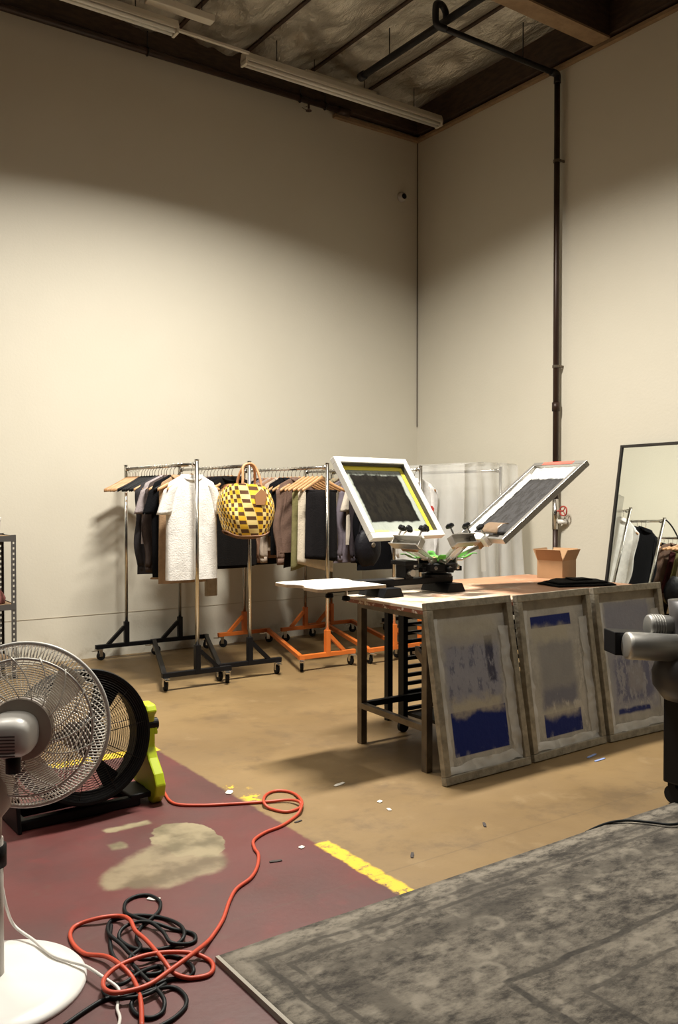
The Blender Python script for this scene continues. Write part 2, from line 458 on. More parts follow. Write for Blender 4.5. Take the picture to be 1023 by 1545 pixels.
# unlit fluorescent strips in view
def strip(name, label, x0, x1, y, z, group='unlit fluorescent strips'):
    t = thing(name, label, 'light fixture', ((x0+x1)/2, y, z), 0, group)
    L = x1-x0
    pr = [(-.055,0),(-.055,.02),(-.035,.075),(.035,.075),(.055,.02),(.055,0)]
    m = MB(); n = len(pr)
    vs = [(-L/2, a, b) for a, b in pr]+[(L/2, a, b) for a, b in pr]
    m.add(vs, [tuple(range(n)), tuple(range(2*n-1, n-1, -1))]+[(i, n+i, n+(i+1) % n, (i+1) % n) for i in range(n)])
    m.build('housing', FIXT, t)
    for s in (-.028, .028): MB().cyl((-L/2+.03, s, -.018), (L/2-.03, s, -.018), .017, n=10).build('tube', TUBEOFF, t, smooth=True)
    for s in (-1, 1): MB().box((s*(L/2-.012), 0, -.012), (.024,.105,.05)).build('end_cap', FIXT, t, bevel=.004)
    for s in (-.7, .7): MB().cyl((s*L/2, 0, .07), (s*L/2, 0, 5.62-z), .004, n=6).build('hanger_rod', PIPEBLK, t)
strip('fluorescent_strip', 'unlit white fluorescent strip hung nearest the corner of the two walls', -2.50, -.16, -.55, 5.335)
strip('fluorescent_strip', 'unlit white fluorescent strip hung above the shelving unit', -5.62, -3.20, -.67, 5.335)
t = thing('conduit_rail', 'thin pale rail linking the two fluorescent strips', 'rail', (-2.85, -.62, 5.36))
MB().box((0,0,.02), (.74,.03,.02)).build('rail', FIXT, t)
t = thing('ceiling_box', 'short pale box fixed under the purlins behind the strips', 'box', (-3.2, -.74, 5.46))
MB().box((0,0,.03), (.60,.09,.06)).build('body', FIXT, t, bevel=.006)
for s in (-.2, .2): MB().cyl((s,0,.06), (s,0,.2), .004, n=6).build('hanger_rod', PIPEBLK, t)
t = thing('ceiling_box', 'pale narrow duct resting above the strip near the corner', 'duct', (-1.35, -.42, 5.44))
MB().box((0,0,.03), (.85,.10,.06)).build('body', FIXT, t, bevel=.006)
for s in (-.3, .3): MB().cyl((s,0,.06), (s,0,.2), .004, n=6).build('hanger_rod', PIPEBLK, t)

# pipes
t = thing('sprinkler_pipe', 'reddish brown sprinkler pipe running under the ceiling along the back wall', 'pipe', (0, 0, 5.385))
MB().cyl((-9.5,-.12,0), (-1.05,-.12,0), .030, n=12).build('pipe', PIPEBRN, t, smooth=True)
MB().cyl((-1.16,-.12,0), (-1.02,-.12,0), .040, n=12).build('coupling', PIPEBRN, t, smooth=True)
for x in (-6.2, -4.9, -3.23, -1.62, -1.32):
    m = MB().cyl((x,-.12,.02), (x,-.12,.20), .005, n=6); m.tube([Vector((x, -.12+.036*math.cos(a), .036*math.sin(a))) for a in [2*PI*k/12 for k in range(12)]], .006, 6, closed=True)
    m.build('pipe_hanger', PIPEBLK, t)
m = MB().cyl((-1.52,-.12,-.02), (-1.52,-.12,-.075), .012, n=8)
m.lathe([(.006,0),(.03,-.004),(.032,-.008),(.005,-.01)], 12, (-1.52,-.12,-.09))
m.tube([(-1.54,-.12,-.06),(-1.60,-.12,-.085),(-1.52,-.12,-.10)], .004, 6).build('sprinkler_head', PIPEBRN, t)
t = thing('overhead_pipe', 'black pipe running under the foil ceiling away from the back wall', 'pipe', (-1.42, 0, 5.36))
MB().cyl((0,-.88,0), (0,-7.0,0), .032, n=12).build('pipe', PIPEBLK, t, smooth=True)
MB().cyl((0,-.86,0), (0,-.92,0), .042, n=12).build('end_cap', PIPEBLK, t, smooth=True)
for y in (-1.3, -3.4, -5.4): MB().cyl((0,y,.03), (0,y,.27), .005, n=6).build('hanger_rod', PIPEBLK, t)
t = thing('wall_drain_pipe', 'dark drain pipe dropping down the right wall from the ceiling to a valve', 'pipe', (-.065, -2.06, 0))
zt = 5.29
MB().tube([(0,0,1.36),(0,0,zt-.05)], .027, 12).build('riser', PIPEBRN, t, smooth=True)
MB().tube(smooth_path([(0,0,zt-.08),(0,0,zt-.02),(-.02,0,zt),(-.08,0,zt)], 4), .033, 12).build('elbow', PIPEBLK, t, smooth=True)
MB().cyl((-.05,0,zt), (-1.42,0,zt), .025, n=12).build('branch', PIPEBLK, t, smooth=True)
MB().tube(smooth_path([(-1.36,0,zt),(-1.44,0,zt),(-1.47,0,zt+.03),(-1.47,.0,zt+.15),(-1.45,0,zt+.18),(-1.40,0,zt+.18),(-1.365,0,zt+.14),(-1.36,0,zt+.09)], 4), .028, 12).build('swing_joint', PIPEBLK, t, smooth=True)
MB().cyl((-.45,0,zt+.02), (-.45,0,5.66), .005, n=6).build('hanger_rod', PIPEBLK, t)
MB().cyl((0,0,1.12), (0,0,1.40), .030, n=14).build('valve_body', CHROME, t, smooth=True)
MB().tube([(0,0,.56),(0,0,1.14)], .025, 12).build('drop', PIPEBRN, t, smooth=True)
MB().cyl((0,0,2.21), (0,0,2.29), .036, n=12).build('coupling', PIPEBRN, t, smooth=True)
for z in (4.50, 2.62):
    m = MB().cyl((0,0,z-.012), (0,0,z+.012), .034, n=12); m.box((.035,-.03,z), (.06,.012,.02)); m.build('pipe_clamp', STEEL, t)
w = [Vector((-.012+.004*math.cos(3*a), -.105+.042*math.cos(a), 1.29+.042*math.sin(a))) for a in [2*PI*k/20 for k in range(20)]]
m = MB().tube(w, .007, 6, closed=True)
for a in (0, 2.1, 4.2): m.cyl((-.012,-.105,1.29), (-.012,-.105+.042*math.cos(a),1.29+.042*math.sin(a)), .005, n=6)
m.cyl((0,-.0,1.29), (-.012,-.10,1.29), .008, n=8)
m.build('hand_wheel', REDV, t)
MB().cyl((.0,-.03,1.19), (.05,-.10,1.19), .022, n=12).build('outlet', WHITEP, t, smooth=True)

t = thing('wall_camera', 'small round wall camera with a black lens near the corner', 'camera', (-.237, 0, 4.705))
MB().lathe([(.052,0),(.052,.02),(.045,.045),(.03,.055)], 20, (0,0,0), (0,-1,0)).build('housing', mat('camera_shell', (.50,.47,.42), .4), t, smooth=True)
MB().lathe([(.030,.05),(.030,.062),(.02,.07)], 16, (0,0,0), (0,-1,0)).build('lens', BLACKP, t, smooth=True)

# ------------------------------------------------------------------ rug
rug = MB()
def rugfn(u, v):
    x = 3.7*u; y = -2.6*v
    return Vector((x, y, .012+.004*noise.noise(Vector((x*2, y*2, 3)))))
rug.grid(60, 44, rugfn)
rg = rug.build('rug', RUG, None, smooth=True, solid=.010)
rg.location = (-5.13, -5.165, 0); rg.rotation_euler = (0,0,R(.3))
tag(rg, 'large grey and charcoal distressed rug lying on the concrete and red floor', 'rug')
m = MB().box((.004,-1.3,.009), (.012,2.6,.018)); m.build('bound_edge', mat('rug_binding', (.34,.31,.26), .9), rg)

# ------------------------------------------------------------------ clothes racks
def caster_parts(t, x, y, ztop, rz, braked=True):
    o = MB(); rot = Matrix.Rotation(rz, 3, 'Z')
    rr = .038
    o.box((0,0,-.004), (.06,.05,.008)); o.box((.012,.019,-.035), (.03,.005,.06)); o.box((.012,-.019,-.035), (.03,.005,.06))
    o.box((-.045,0,-.012), (.05,.03,.008))
    o.xf(Matrix.Rotation(rz, 4, 'Z')); o.xf(Matrix.Translation((x, y, ztop)))
    c = o.build('caster', CHROME, t)
    w = MB().lathe([(.020,-.014),(rr-.004,-.014),(rr,-.010),(rr,.010),(rr-.004,.014),(.020,.014)], 18, (.02,0,rr-ztop), (0,1,0))
    w.xf(Matrix.Rotation(rz, 4, 'Z')); w.xf(Matrix.Translation((x, y, ztop)))
    w.build('wheel', RUBBER, c, smooth=False)
RH = 1.665
def rack(name, label, loc, rz, L, base_mat, group='rolling garment racks', wide=.28):
    t = thing(name, label, 'clothes rack', loc, rz, group)
    h = L/2; zb = .118; b = .036
    MB().box((0,-h,zb), (wide*2,b,b)).build('end_beam', base_mat, t, bevel=.003)
    MB().box((0,h,zb), (wide*2,b,b)).build('end_beam', base_mat, t, bevel=.003)
    MB().bar((wide-.02,h,zb), (-wide+.02,-h,zb), b, b).build('diagonal_beam', base_mat, t, bevel=.003)
    for s in (-1, 1):
        y = s*h
        MB().box((0,y,.21), (.042,.042,.22)).build('socket', base_mat, t, bevel=.003)
        MB().bar((-s*.02,y,.275), (-s*.17,y,.13), .030, .030, (0,1,0)).build('gusset', base_mat, t)
        MB().cyl((0,y,.30), (0,y,RH+.03), .0155, n=14).build('post', CHROME, t, smooth=True)
        MB().cyl((0,y,RH+.03), (0,y,RH+.036), .018, n=14).build('post_cap', CHROME, t)
        MB().cyl((0,y-.012*s,RH), (0,y-.05*s,RH), .020, n=12).build('bar_socket', CHROME, t, smooth=True)
        MB().cyl((-s*.15,y,zb+.018), (-s*.15,y,zb+.023), .007, n=8).build('bolt', CHROME, t)
        for k in (-1, 1):
            caster_parts(t, k*(wide-.03), y, zb-b/2, random.uniform(-.6, .6)+(PI/2 if s < 0 else 0))
    MB().cyl((0,-h,RH), (0,h,RH), .0135, n=12).build('hanging_bar', CHROME, t, smooth=True)
    return t
RA = ((-3.47, -.88, 0), R(-.7), 1.46)
RB = ((-2.965, -.83, 0), R(-2.0), 1.40)
RC = ((-2.28, -.86, 0), R(0), 1.42)
RD = ((-1.62, -.915, 0), R(0), 1.42)
RE = ((-1.245, -.825, 0), R(0), 1.42)
RF = ((-.42, -.98, 0), R(0), 1.46)
rack('clothes_rack', 'black-based rolling rack with empty wooden and black hangers and a white t-shirt', RA[0], RA[1], RA[2], BLACKM)
rack('clothes_rack', 'black-based rolling rack with the checkered bag hung on its end post', RB[0], RB[1], RB[2], BLACKM)
rack('clothes_rack', 'orange-based rolling rack with black jeans at its end, beside the white platen', RC[0], RC[1], RC[2], ORANGE)
rack('clothes_rack', 'orange-based rolling rack with a mauve hoodie and black bag, behind the tilted screen', RD[0], RD[1], RD[2], ORANGE)
rack('clothes_rack', 'orange-based rolling rack with a white long-sleeved shirt at its end', RE[0], RE[1], RE[2], ORANGE)
rack('clothes_rack', 'rolling rack standing under a clear plastic sheet in the corner', RF[0], RF[1], RF[2], BLACKM, wide=.26)

def rack_pt(Rk, px):          # bar point seen at picture column px
    (x, y, z), rz, L = Rk
    p = onx(px, 705, x); yy = p.y
    s = yy-y
    s = max(-L/2+.04, min(L/2-.05, s))
    return Vector((x-math.sin(rz)*s, y+math.cos(rz)*s, RH))

# ------------------------------------------------------------------ hangers
def hanger_meshes(matb, span=.215):
    m = MB(); n = 16; rings = []
    for i in range(n+1):
        u = -1+2*i/n; a = abs(u)
        x = u*span; z = -.085-.105*(a**1.25)-.012*math.sin(a*PI); y = -.035*a*a
        hh = .020-.006*a; ww = .0060+.002*a
        rings.append([Vector((x, y+ww*math.cos(q), z+hh*math.sin(q))) for q in [2*PI*k/8 for k in range(8)]])
    m.loft(rings)
    b = m
    k = MB()
    pts = [(.0, 0, -.075), (.0, 0, -.045), (.003,0,-.030)]
    pts += [(.018*math.cos(a)*1.0, 0, -.004+.0185*math.sin(a)) for a in [R(v) for v in (-40, -10, 20, 50, 80, 110, 140, 170, 200)]]
    k.tube(pts, .0022, 6)
    return b, k
def make_hanger(name, label, group, matb, loc, rz):
    t = thing(name, label, 'hanger', loc, rz, group)
    b, k = hanger_meshes(matb)
    b.build('body', matb, t, smooth=True); k.build('hook', CHROME, t, smooth=True)
    return t
PROTO = {}
def hanger(kind, Rk, px=None, y=None, label=None, group=None):
    p = rack_pt(Rk, px) if px is not None else Vector((Rk[0][0]-math.sin(Rk[1])*(y-Rk[0][1]), y, RH))
    rz = Rk[1]+R(random.uniform(-9, 9))
    key = kind
    mt = HANGWOOD if kind == 'wood' else BLACKP
    nm = 'wooden_hanger' if kind == 'wood' else 'black_hanger'
    if key not in PROTO:
        PROTO[key] = make_hanger(nm, label, group, mt, p, rz); return PROTO[key]
    h = copy_tree(PROTO[key]); h.location = p; h.rotation_euler = (0,0,rz); h['label'] = label; h['group'] = group
    return h

HUNG = []; LAST = [None]
def gl(Rk, p): LAST[0] = Rk; return rack_pt(Rk, p)
def settle(Rk, label, sp=.068):      # space the clothes along the bar and give each its hanger
    (rx, ry, _), rz, L = Rk
    it = [h for h in HUNG if h[1] is Rk]
    lo, hi = -L/2+.085, L/2-.075
    it.sort(key=lambda h: (h[0].location.y-ry)/math.cos(rz))
    sp = min(sp, (hi-lo)/max(1, len(it)-1))
    S_ = [max(lo, (h[0].location.y-ry)/math.cos(rz)) for h in it]
    for i in range(1, len(S_)): S_[i] = max(S_[i], S_[i-1]+sp)
    if S_[-1] > hi: S_[-1] = hi
    for i in range(len(S_)-2, -1, -1): S_[i] = min(S_[i], S_[i+1]-sp)
    for h, q in zip(it, S_):
        h[0].location = (rx-math.sin(rz)*q, ry+math.cos(rz)*q, RH)
        h[0].rotation_euler.z = rz+(h[0].rotation_euler.z-rz)*.4
        black = h[0].name.startswith('black_shirt')
        g = hanger('black' if black else 'wood', Rk, y=0, label='black hanger holding a black shirt beside the white t-shirt' if black else label, group='hangers '+label.split('hanger ')[1])
        g.location = h[0].location; g.rotation_euler.z = h[0].rotation_euler.z
        if black: del g['group']
# ------------------------------------------------------------------ garments (local origin on the bar, hanging down z)
def fab(name, col, var=.18):
    if max(col) < .035: col = tuple(c*.38 for c in col)
    elif max(col) < .15: col = tuple(c*.72 for c in col)
    return mat(name, col, .95, var=var, vscale=16, bump=.35, bscale=90, Specular_IOR_Level=.12)
def ell(cx, cz, w, d, n, seed, z, amp, yoff=0, tilt=0):
    out = []
    for k in range(n):
        a = 2*PI*k/n; ca = math.cos(a); sa = math.sin(a)
        x = math.copysign(abs(ca)**.8, ca)*w; y = math.copysign(abs(sa)**.75, sa)*d
        f = noise.noise(Vector((ca*1.9+seed, sa*1.1+seed*.7, z*1.6)))
        g = math.sin(a*5+seed*3+z*2.0)
        y += (f*1.3+g*.35)*amp; x += f*amp*.5
        out.append(Vector((cx+x, yoff+y, cz+tilt*x)))
    return out
def garment(name, label, cat, col, loc, rz, w=.23, length=.70, sleeve='short', hood=False, group=None, seed=0, depth=.024, collar=True, hem=None):
    t = thing(name, label, cat, loc, rz, group); HUNG.append((t, LAST[0]))
    mt = fab(name+'_cloth', col)
    n = 36; rings = []
    zsh = -.150; zn = -.088; ztip = -.150
    zb = zn-length
    for i in range(15):
        f = i/14; z = zb+(ztip-.12-zb)*f
        ww = w*(1.0+.05*(1-f)*math.sin(seed))
        rings.append(ell(0, z, ww, depth*(1.15-.25*f), n, seed, z, min(.016, depth*.40)*(1-f*.75)))
    for f, ww, dd in ((0, 1.0, .85), (.3, .97, .75), (.6, .88, .66), (.8, .62, .6), (1.0, .36, .6)):
        z = ztip-.07+(zn+.012-ztip+.07)*f
        rings.append(ell(0, z, w*ww, depth*dd, n, seed, z, .004))
    b = MB().loft(rings, cap0=False, cap1=True)
    body = b.build('body', mt, t, smooth=True)
    if collar:
        cr = [Vector((.085*math.cos(a), .026*math.sin(a)-.004, zn+.004-.016*(math.sin(a) < 0)*abs(math.sin(a))*2)) for a in [2*PI*k/20 for k in range(20)]]
        MB().tube(cr, .010, 8, closed=True).build('collar', mt, t, smooth=True)
    for s in (-1, 1):
        if sleeve is None: break
        SL = {'short': .215, 'long': .62}[sleeve]
        rs = []; m = 9 if sleeve == 'short' else 18
        for i in range(m):
            f = i/(m-1)
            if sleeve == 'short': cx = s*(w*.80+.062*f); cz = -.160-SL*f; hw = .060-.004*f; hd = depth*.8
            else: cx = s*(w*.82+.034*math.sin(min(1, f*1.6)*PI/2)-.012*f+.012*math.sin(f*9+seed)); cz = -.160-SL*f; hw = .056-.018*f; hd = depth*(.85-.2*f)
            rs.append(ell(cx, cz, hw, hd, 18, seed+s*2, cz*2, .006+.012*f*(sleeve == 'long'), yoff=-.004, tilt=-s*.6*(1-f)))
        sl = MB().loft(rs, cap0=True, cap1=True).build('sleeve', mt, t, smooth=True)
        if sleeve == 'long':
            e = rs[-1]; c0 = sum(e, Vector())/len(e)
            MB().loft([[c0+Vector((.036*k_*math.cos(a), .020*k_*math.sin(a), z_)) for a in [2*PI*j/16 for j in range(16)]] for k_, z_ in ((1, .01), (.95, -.045))]).build('cuff', mt, sl, smooth=True)
    if hood:
        rs = []
        for i in range(8):
            f = i/7; z = zn-.01-.20*f; r = .10*math.sin(PI*(.25+.6*f))
            rs.append(ell(0, z, r, .022+.008*math.sin(PI*f), 18, seed+5, z, .004, yoff=.012))
        MB().loft(rs).build('hood', mt, t, smooth=True)
    if hem:
        rr = ell(0, zb+.004, w*1.01, depth*1.17, n, seed, zb, min(.016, depth*.4))
        MB().tube(rr, .008, 6, closed=True).build('hem', fab(name+'_hem', hem), t, smooth=True)
    return t
def trousers(name, label, col, loc, rz, w=.17, length=.58, seed=0, group=None, depth=.020, dist=False, fold=True):
    t = thing(name, label, 'trousers', loc, rz, group); HUNG.append((t, LAST[0]))
    mt = fab(name+'_cloth', col)
    rs = []
    for i in range(16):
        f = i/15; z = -.21-length*(1-f)
        rs.append(ell(.02*math.sin(seed), z, w*(1.0-.08*f), depth*(1.1-.5*f*f), 32, seed, z, .010*(1-f)+.003, tilt=.30*math.sin(seed*2)*(1-f)))
    rs.append(ell(0, -.195, w*.90, .010, 32, seed, -.2, .001))
    MB().loft(rs).build('folded_legs', mt, t, smooth=True)
    rb = [Vector((x, -.0, -.197)) for x in (-w*.95, 0, w*.95)]
    MB().tube(rb, .012, 8).build('waist_fold', mt, t, smooth=True)
    if dist:
        for k in range(5):
            MB().box((.06+.01*(k % 2), -depth*1.25-.004, -.52-.035*k), (.07,.006,.010), Matrix.Rotation(-.35, 3, 'Y')).build('frayed_rip', fab('frayed_thread', (.55,.48,.40)), t)
    return t

gA = 'garments on the black rack with the white t-shirt'
gB = 'garments on the black rack behind the checkered bag'
gC = 'garments on the orange rack by the platen'
gD = 'garments on the orange rack behind the tilted screen'
eA = 'empty hangers on the black rack'
# rack A ----------------
for i in range(11): hanger('wood', RA, 184+2.4*i, label='empty wooden hanger bunched at the wall end of the black rack', group='empty wooden hangers at the wall end')
for i in range(6): hanger('black', RA, 213+4.1*i, label='empty black hanger among wooden ones on the black rack', group='empty black hangers')
for p in (239, 243.5, 248): hanger('wood', RA, p, label='empty wooden hanger between the black hangers and the grey hoodie', group='empty wooden hangers by the hoodie')
HLA = 'wooden hanger holding clothes behind or in the white t-shirt'
HLB = 'wooden hanger holding clothes behind the checkered bag'
HLC = 'wooden hanger holding clothes on the orange rack by the white platen'
HLD = 'wooden hanger holding clothes on the rack with the mauve hoodie'
HL = 'wooden hanger holding clothes on the rack with the white long-sleeved shirt'
garment('charcoal_hoodie', 'charcoal hooded sweatshirt with drooping sleeves on the black rack', 'hoodie', (.060,.055,.060), gl(RA, 253), RA[1]-.05, .235, .76, 'long', True, seed=1.3, depth=.038)
garment('grey_jacket', 'pale mauve grey jacket beside the charcoal hoodie', 'jacket', (.36,.31,.31), gl(RA, 258.5), RA[1]+.1, .235, .52, 'short', True, seed=2.1)
garment('brown_shirt', 'dark brown long-sleeved shirt behind the white t-shirt', 'shirt', (.095,.072,.065), gl(RA, 262.5), RA[1]-.06, .22, .74, 'long', seed=3.3)
garment('black_shirt', 'black t-shirt with tan hem behind the white t-shirt', 'shirt', (.014,.014,.017), gl(RA, 271), RA[1], .225, .78, 'short', seed=4.1, hem=(.30,.19,.10))
garment('tan_shirt', 'tan long shirt showing below the white t-shirt', 'shirt', (.33,.215,.125), gl(RA, 276), RA[1], .19, .815, None, seed=7.7)
garment('white_tshirt', 'plain white t-shirt at the end of the black rack', 't-shirt', (.80,.78,.74), gl(RA, 290.5), RA[1]+.06, .205, .775, 'short', seed=.4, depth=.045)
# rack B ----------------
garment('cream_shirt', 'long cream shirt hanging lowest behind the white t-shirt', 'shirt', (.50,.42,.33), gl(RB, 322), RB[1], .055, 1.00, None, collar=False, seed=1.9)
garment('navy_shirt', 'navy black shirt between the white t-shirt and the checkered bag', 'shirt', (.016,.014,.020), gl(RB, 307), RB[1], .23, .72, 'short', seed=2.2)
garment('black_sweater', 'black sweater hanging right behind the checkered bag', 'sweater', (.012,.010,.014), gl(RB, 346), RB[1], .25, .73, 'short', seed=5.1, depth=.034)
garment('dark_brown_sweater', 'very dark brown sweater below the checkered bag', 'sweater', (.030,.020,.020), gl(RB, 335), RB[1], .245, .755, 'long', seed=6.4)
# rack C ----------------
garment('plum_shirt', 'dusty plum shirt next to the checkered bag', 'shirt', (.12,.095,.11), gl(RC, 396), 0, .23, .58, 'short', seed=8.1)
garment('cream_sweatshirt', 'cream sweatshirt with long sleeves beside the plum shirt', 'sweatshirt', (.42,.34,.26), gl(RC, 402), 0, .24, .74, 'long', seed=1.1)
garment('beige_jacket', 'pinkish beige jacket on the orange rack by the platen', 'jacket', (.36,.275,.225), gl(RC, 424), R(8), .225, .60, 'short', seed=2.6)
garment('tan_jacket', 'tan brown jacket with a long curved sleeve on the orange rack', 'jacket', (.27,.155,.10), gl(RC, 432), R(4), .225, .70, 'long', seed=3.0)
garment('black_tee', 'black t-shirt with wide sleeves on the orange rack', 't-shirt', (.018,.016,.018), gl(RC, 444), R(0), .205, .50, 'short', seed=5.5)
trousers('ripped_jeans', 'black jeans with pale ripped stripes folded over a hanger', (.030,.026,.028), gl(RC, 455), R(6), .15, .62, 1.2, dist=True)
trousers('maroon_trousers', 'maroon trousers folded over a hanger beside black jeans', (.085,.022,.024), gl(RC, 464), R(2), .12, .42, 2.5)
trousers('grey_trousers', 'pale grey trousers folded over a hanger beside maroon ones', (.30,.26,.22), gl(RC, 469), R(-3), .11, .55, 3.3)
trousers('olive_trousers', 'olive trousers hanging behind the black jeans at the rack post', (.19,.17,.075), gl(RC, 474), R(0), .20, .60, 4.2)
trousers('ivory_trousers', 'ivory trousers peeking out behind the black jeans', (.62,.54,.42), gl(RC, 480), R(3), .185, .63, 5.2)
trousers('black_jeans', 'black jeans folded over a hanger at the orange rack end', (.026,.023,.025), gl(RC, 487), R(5), .165, .56, 6.1, depth=.030)
# rack D ----------------
garment('olive_jacket', 'tan and olive jacket beside the black jeans', 'jacket', (.30,.25,.16), gl(RD, 512), 0, .23, .66, 'long', seed=2.9)
garment('mauve_hoodie', 'mauve grey hoodie hanging beside the tilted screen', 'hoodie', (.17,.145,.17), gl(RD, 545), R(4), .245, .74, 'long', True, seed=4.4, depth=.034)
garment('mauve_sweatshirt', 'mauve sweatshirt hanging behind the mauve hoodie', 'sweatshirt', (.20,.17,.19), gl(RD, 530), R(-3), .24, .76, 'long', seed=6.6)
garment('ivory_shirt', 'ivory shirt behind the tilted screen', 'shirt', (.58,.51,.42), gl(RD, 556), R(0), .23, .58, 'short', seed=7.1)
garment('black_coat', 'long black coat hanging under the tilted screen', 'coat', (.008,.008,.011), gl(RD, 568), R(0), .21, .80, 'long', seed=9.4, depth=.034)
# rack E ----------------
garment('mauve_cardigan', 'long mauve grey cardigan behind the white long-sleeved shirt', 'cardigan', (.17,.15,.18), gl(RE, 601), 0, .23, .82, 'long', seed=3.7)
garment('khaki_shirt', 'khaki shirt on the rack with the white long-sleeved shirt', 'shirt', (.16,.14,.085), gl(RE, 590), 0, .23, .74, 'long', seed=2.7)
garment('black_jacket', 'black jacket on the rack with the white long-sleeved shirt', 'jacket', (.012,.012,.014), gl(RE, 610), 0, .23, .68, 'long', seed=8.7)
ws = garment('white_long_sleeve', 'white long-sleeved shirt with a small red print at the orange rack end', 'shirt', (.80,.79,.77), gl(RE, 626), R(-6), .225, .76, 'long', seed=.9, depth=.038)
m = MB()
m.prism([(-.03,-.02),(-.01,-.03),(.03,-.015),(.035,.01),(.01,.035),(-.025,.02)], 0, .003, Matrix.Translation((.150,-.050,-.36)) @ Matrix.Rotation(PI/2, 4, 'X'))
m.build('red_print', mat('red_print', (.55,.04,.03), .7), ws)
garment('yellow_shirt', 'yellow shirt hung on the wall side of the orange rack', 'shirt', (.60,.42,.03), gl(RE, 512), 0, .22, .62, 'short', seed=4.9)
for Rk, ps_, lab in ((RB, (299, 304, 312, 324, 330, 340, 352), 'dark shirt packed on the black rack behind the checkered bag'), (RC, (385, 391, 408, 414, 419, 437, 449, 459), 'muted brown or grey shirt packed in the middle of the orange rack by the platen'), (RD, (470, 478, 486, 494, 503, 522, 537, 562), 'dark shirt packed on the rack with the mauve hoodie'), (RE, (520, 532, 544, 556, 568, 580), 'dark shirt packed behind the white long-sleeved shirt')):
    for i, p in enumerate(ps_):
        c_ = [(.05,.04,.045), (.012,.012,.016), (.11,.075,.055), (.02,.018,.022), (.07,.06,.07), (.15,.12,.09), (.018,.015,.014), (.06,.045,.035)][(i*3+len(lab)) % 8]
        if Rk is RC: c_ = [(.30,.17,.11), (.36,.285,.24), (.02,.018,.02), (.20,.165,.18), (.27,.155,.10), (.40,.32,.25), (.018,.016,.018), (.16,.10,.075)][i]
        lb_ = lab if Rk is not RC else ('rust brown', 'pale beige', 'black', 'dusty mauve', 'tan brown', 'light cream', 'faded black', 'dark chocolate')[i]+' shirt packed among others on the orange rack by the platen'
        garment('packed_shirt', lb_, 'shirt', c_, gl(Rk, p), Rk[1]+R(random.uniform(-5, 5)), .205+.02*random.random(), .62+.16*random.random(), 'long' if i % 2 else 'short', seed=i*1.7+len(lab), depth=.020, group=lab.replace('shirt packed', 'shirts packed').replace('muted brown or grey ', ''))
for Rk, lb in ((RA, HLA), (RB, HLB), (RC, HLC), (RD, HLD), (RE, HL)): settle(Rk, lb)
# black bag hung on rack D
t = thing('black_bag', 'rounded black leather bag hung at the rack end below the mauve hoodie', 'bag', (-1.93, -1.66, 1.14))
rs = []
for i in range(12):
    f = i/11; z = -.30*f; r = .13*(math.sin(PI*(.12+.80*f))**.6)
    rs.append([Vector((r*math.cos(a), .075*r/.13*math.sin(a), z+.012*noise.noise(Vector((math.cos(a)*2, math.sin(a)*2, z*8))))) for a in [2*PI*k/24 for k in range(24)]])
BAGBLK = mat('black_leather', (.006,.0055,.008), .55, bump=.6, bscale=22, Specular_IOR_Level=.2)
MB().loft(rs).build('pouch', BAGBLK, t, smooth=True)
MB().tube(smooth_path([(-.09,0,-.03),(-.05,0,.14),(.02,.0,.30),(.19,.0,.47),(.30,.03,.545),(.312,.055,.51)], 6), .008, 8).build('strap', BAGBLK, t, smooth=True)
MB().lathe([(.02,0),(.022,.006),(.015,.012)], 12, (.0,-.075,-.12), (0,-1,0)).build('stud', STEEL, t)

# plastic sheet over rack F
t = thing('plastic_cover', 'clear plastic sheet draped over the corner rack', 'cover', (0,0,0))
def sheet(fn, nx, ny):
    return MB().grid(nx, ny, fn).build('sheet', CLEAR, t, smooth=True)
def wob(x, y, z, a=.02): return a*noise.noise(Vector((x*3.5+y*3, y*2, z*1.3)))+a*.5*noise.noise(Vector((x*9, y*7, z*2.5)))
X0, X1 = -.94, -.27; Y0, Y1 = -1.78, -.30; ZT = 1.735; ZB = .28
def front(u, v):
    z = ZB+(ZT-ZB)*v; fl_ = .06*(1-v)
    x = X0-fl_+(X1-X0+2*fl_)*u
    zz = z-.02*v*(abs(u-.5)*2)**4
    return Vector((x, Y0-fl_*.8+wob(x, 0, z)+.025*math.sin(u*23)*(1-v*.6), zz))
def side(s):
    def fn(u, v):
        z = ZB+(ZT-.02-ZB)*v; fl_ = .06*(1-v); y = Y0+(Y1-Y0)*u-fl_*.8*(1-u)
        return Vector(((X0-fl_ if s < 0 else X1+fl_)+wob(0, y, z)*math.sin(PI*u), y, z))
    return fn
def topf(u, v):
    x = X0+(X1-X0)*u; y = Y0+(Y1-Y0)*v
    return Vector((x, y, ZT-.02*(abs(u-.5)*2)**4+.008*noise.noise(Vector((x*5, y*5, 1)))))
sheet(front, 44, 36); sheet(side(-1), 30, 30); sheet(side(1), 30, 30); sheet(topf, 20, 24)
m = MB().grid(3, 30, lambda u, v: Vector((-.80+.055*(u-.5)+.02*(1-v), Y0-.05*(1-v)-.03, .75+(ZT-.79)*v)))
m.build('doubled_fold', TAPE, t, smooth=True)

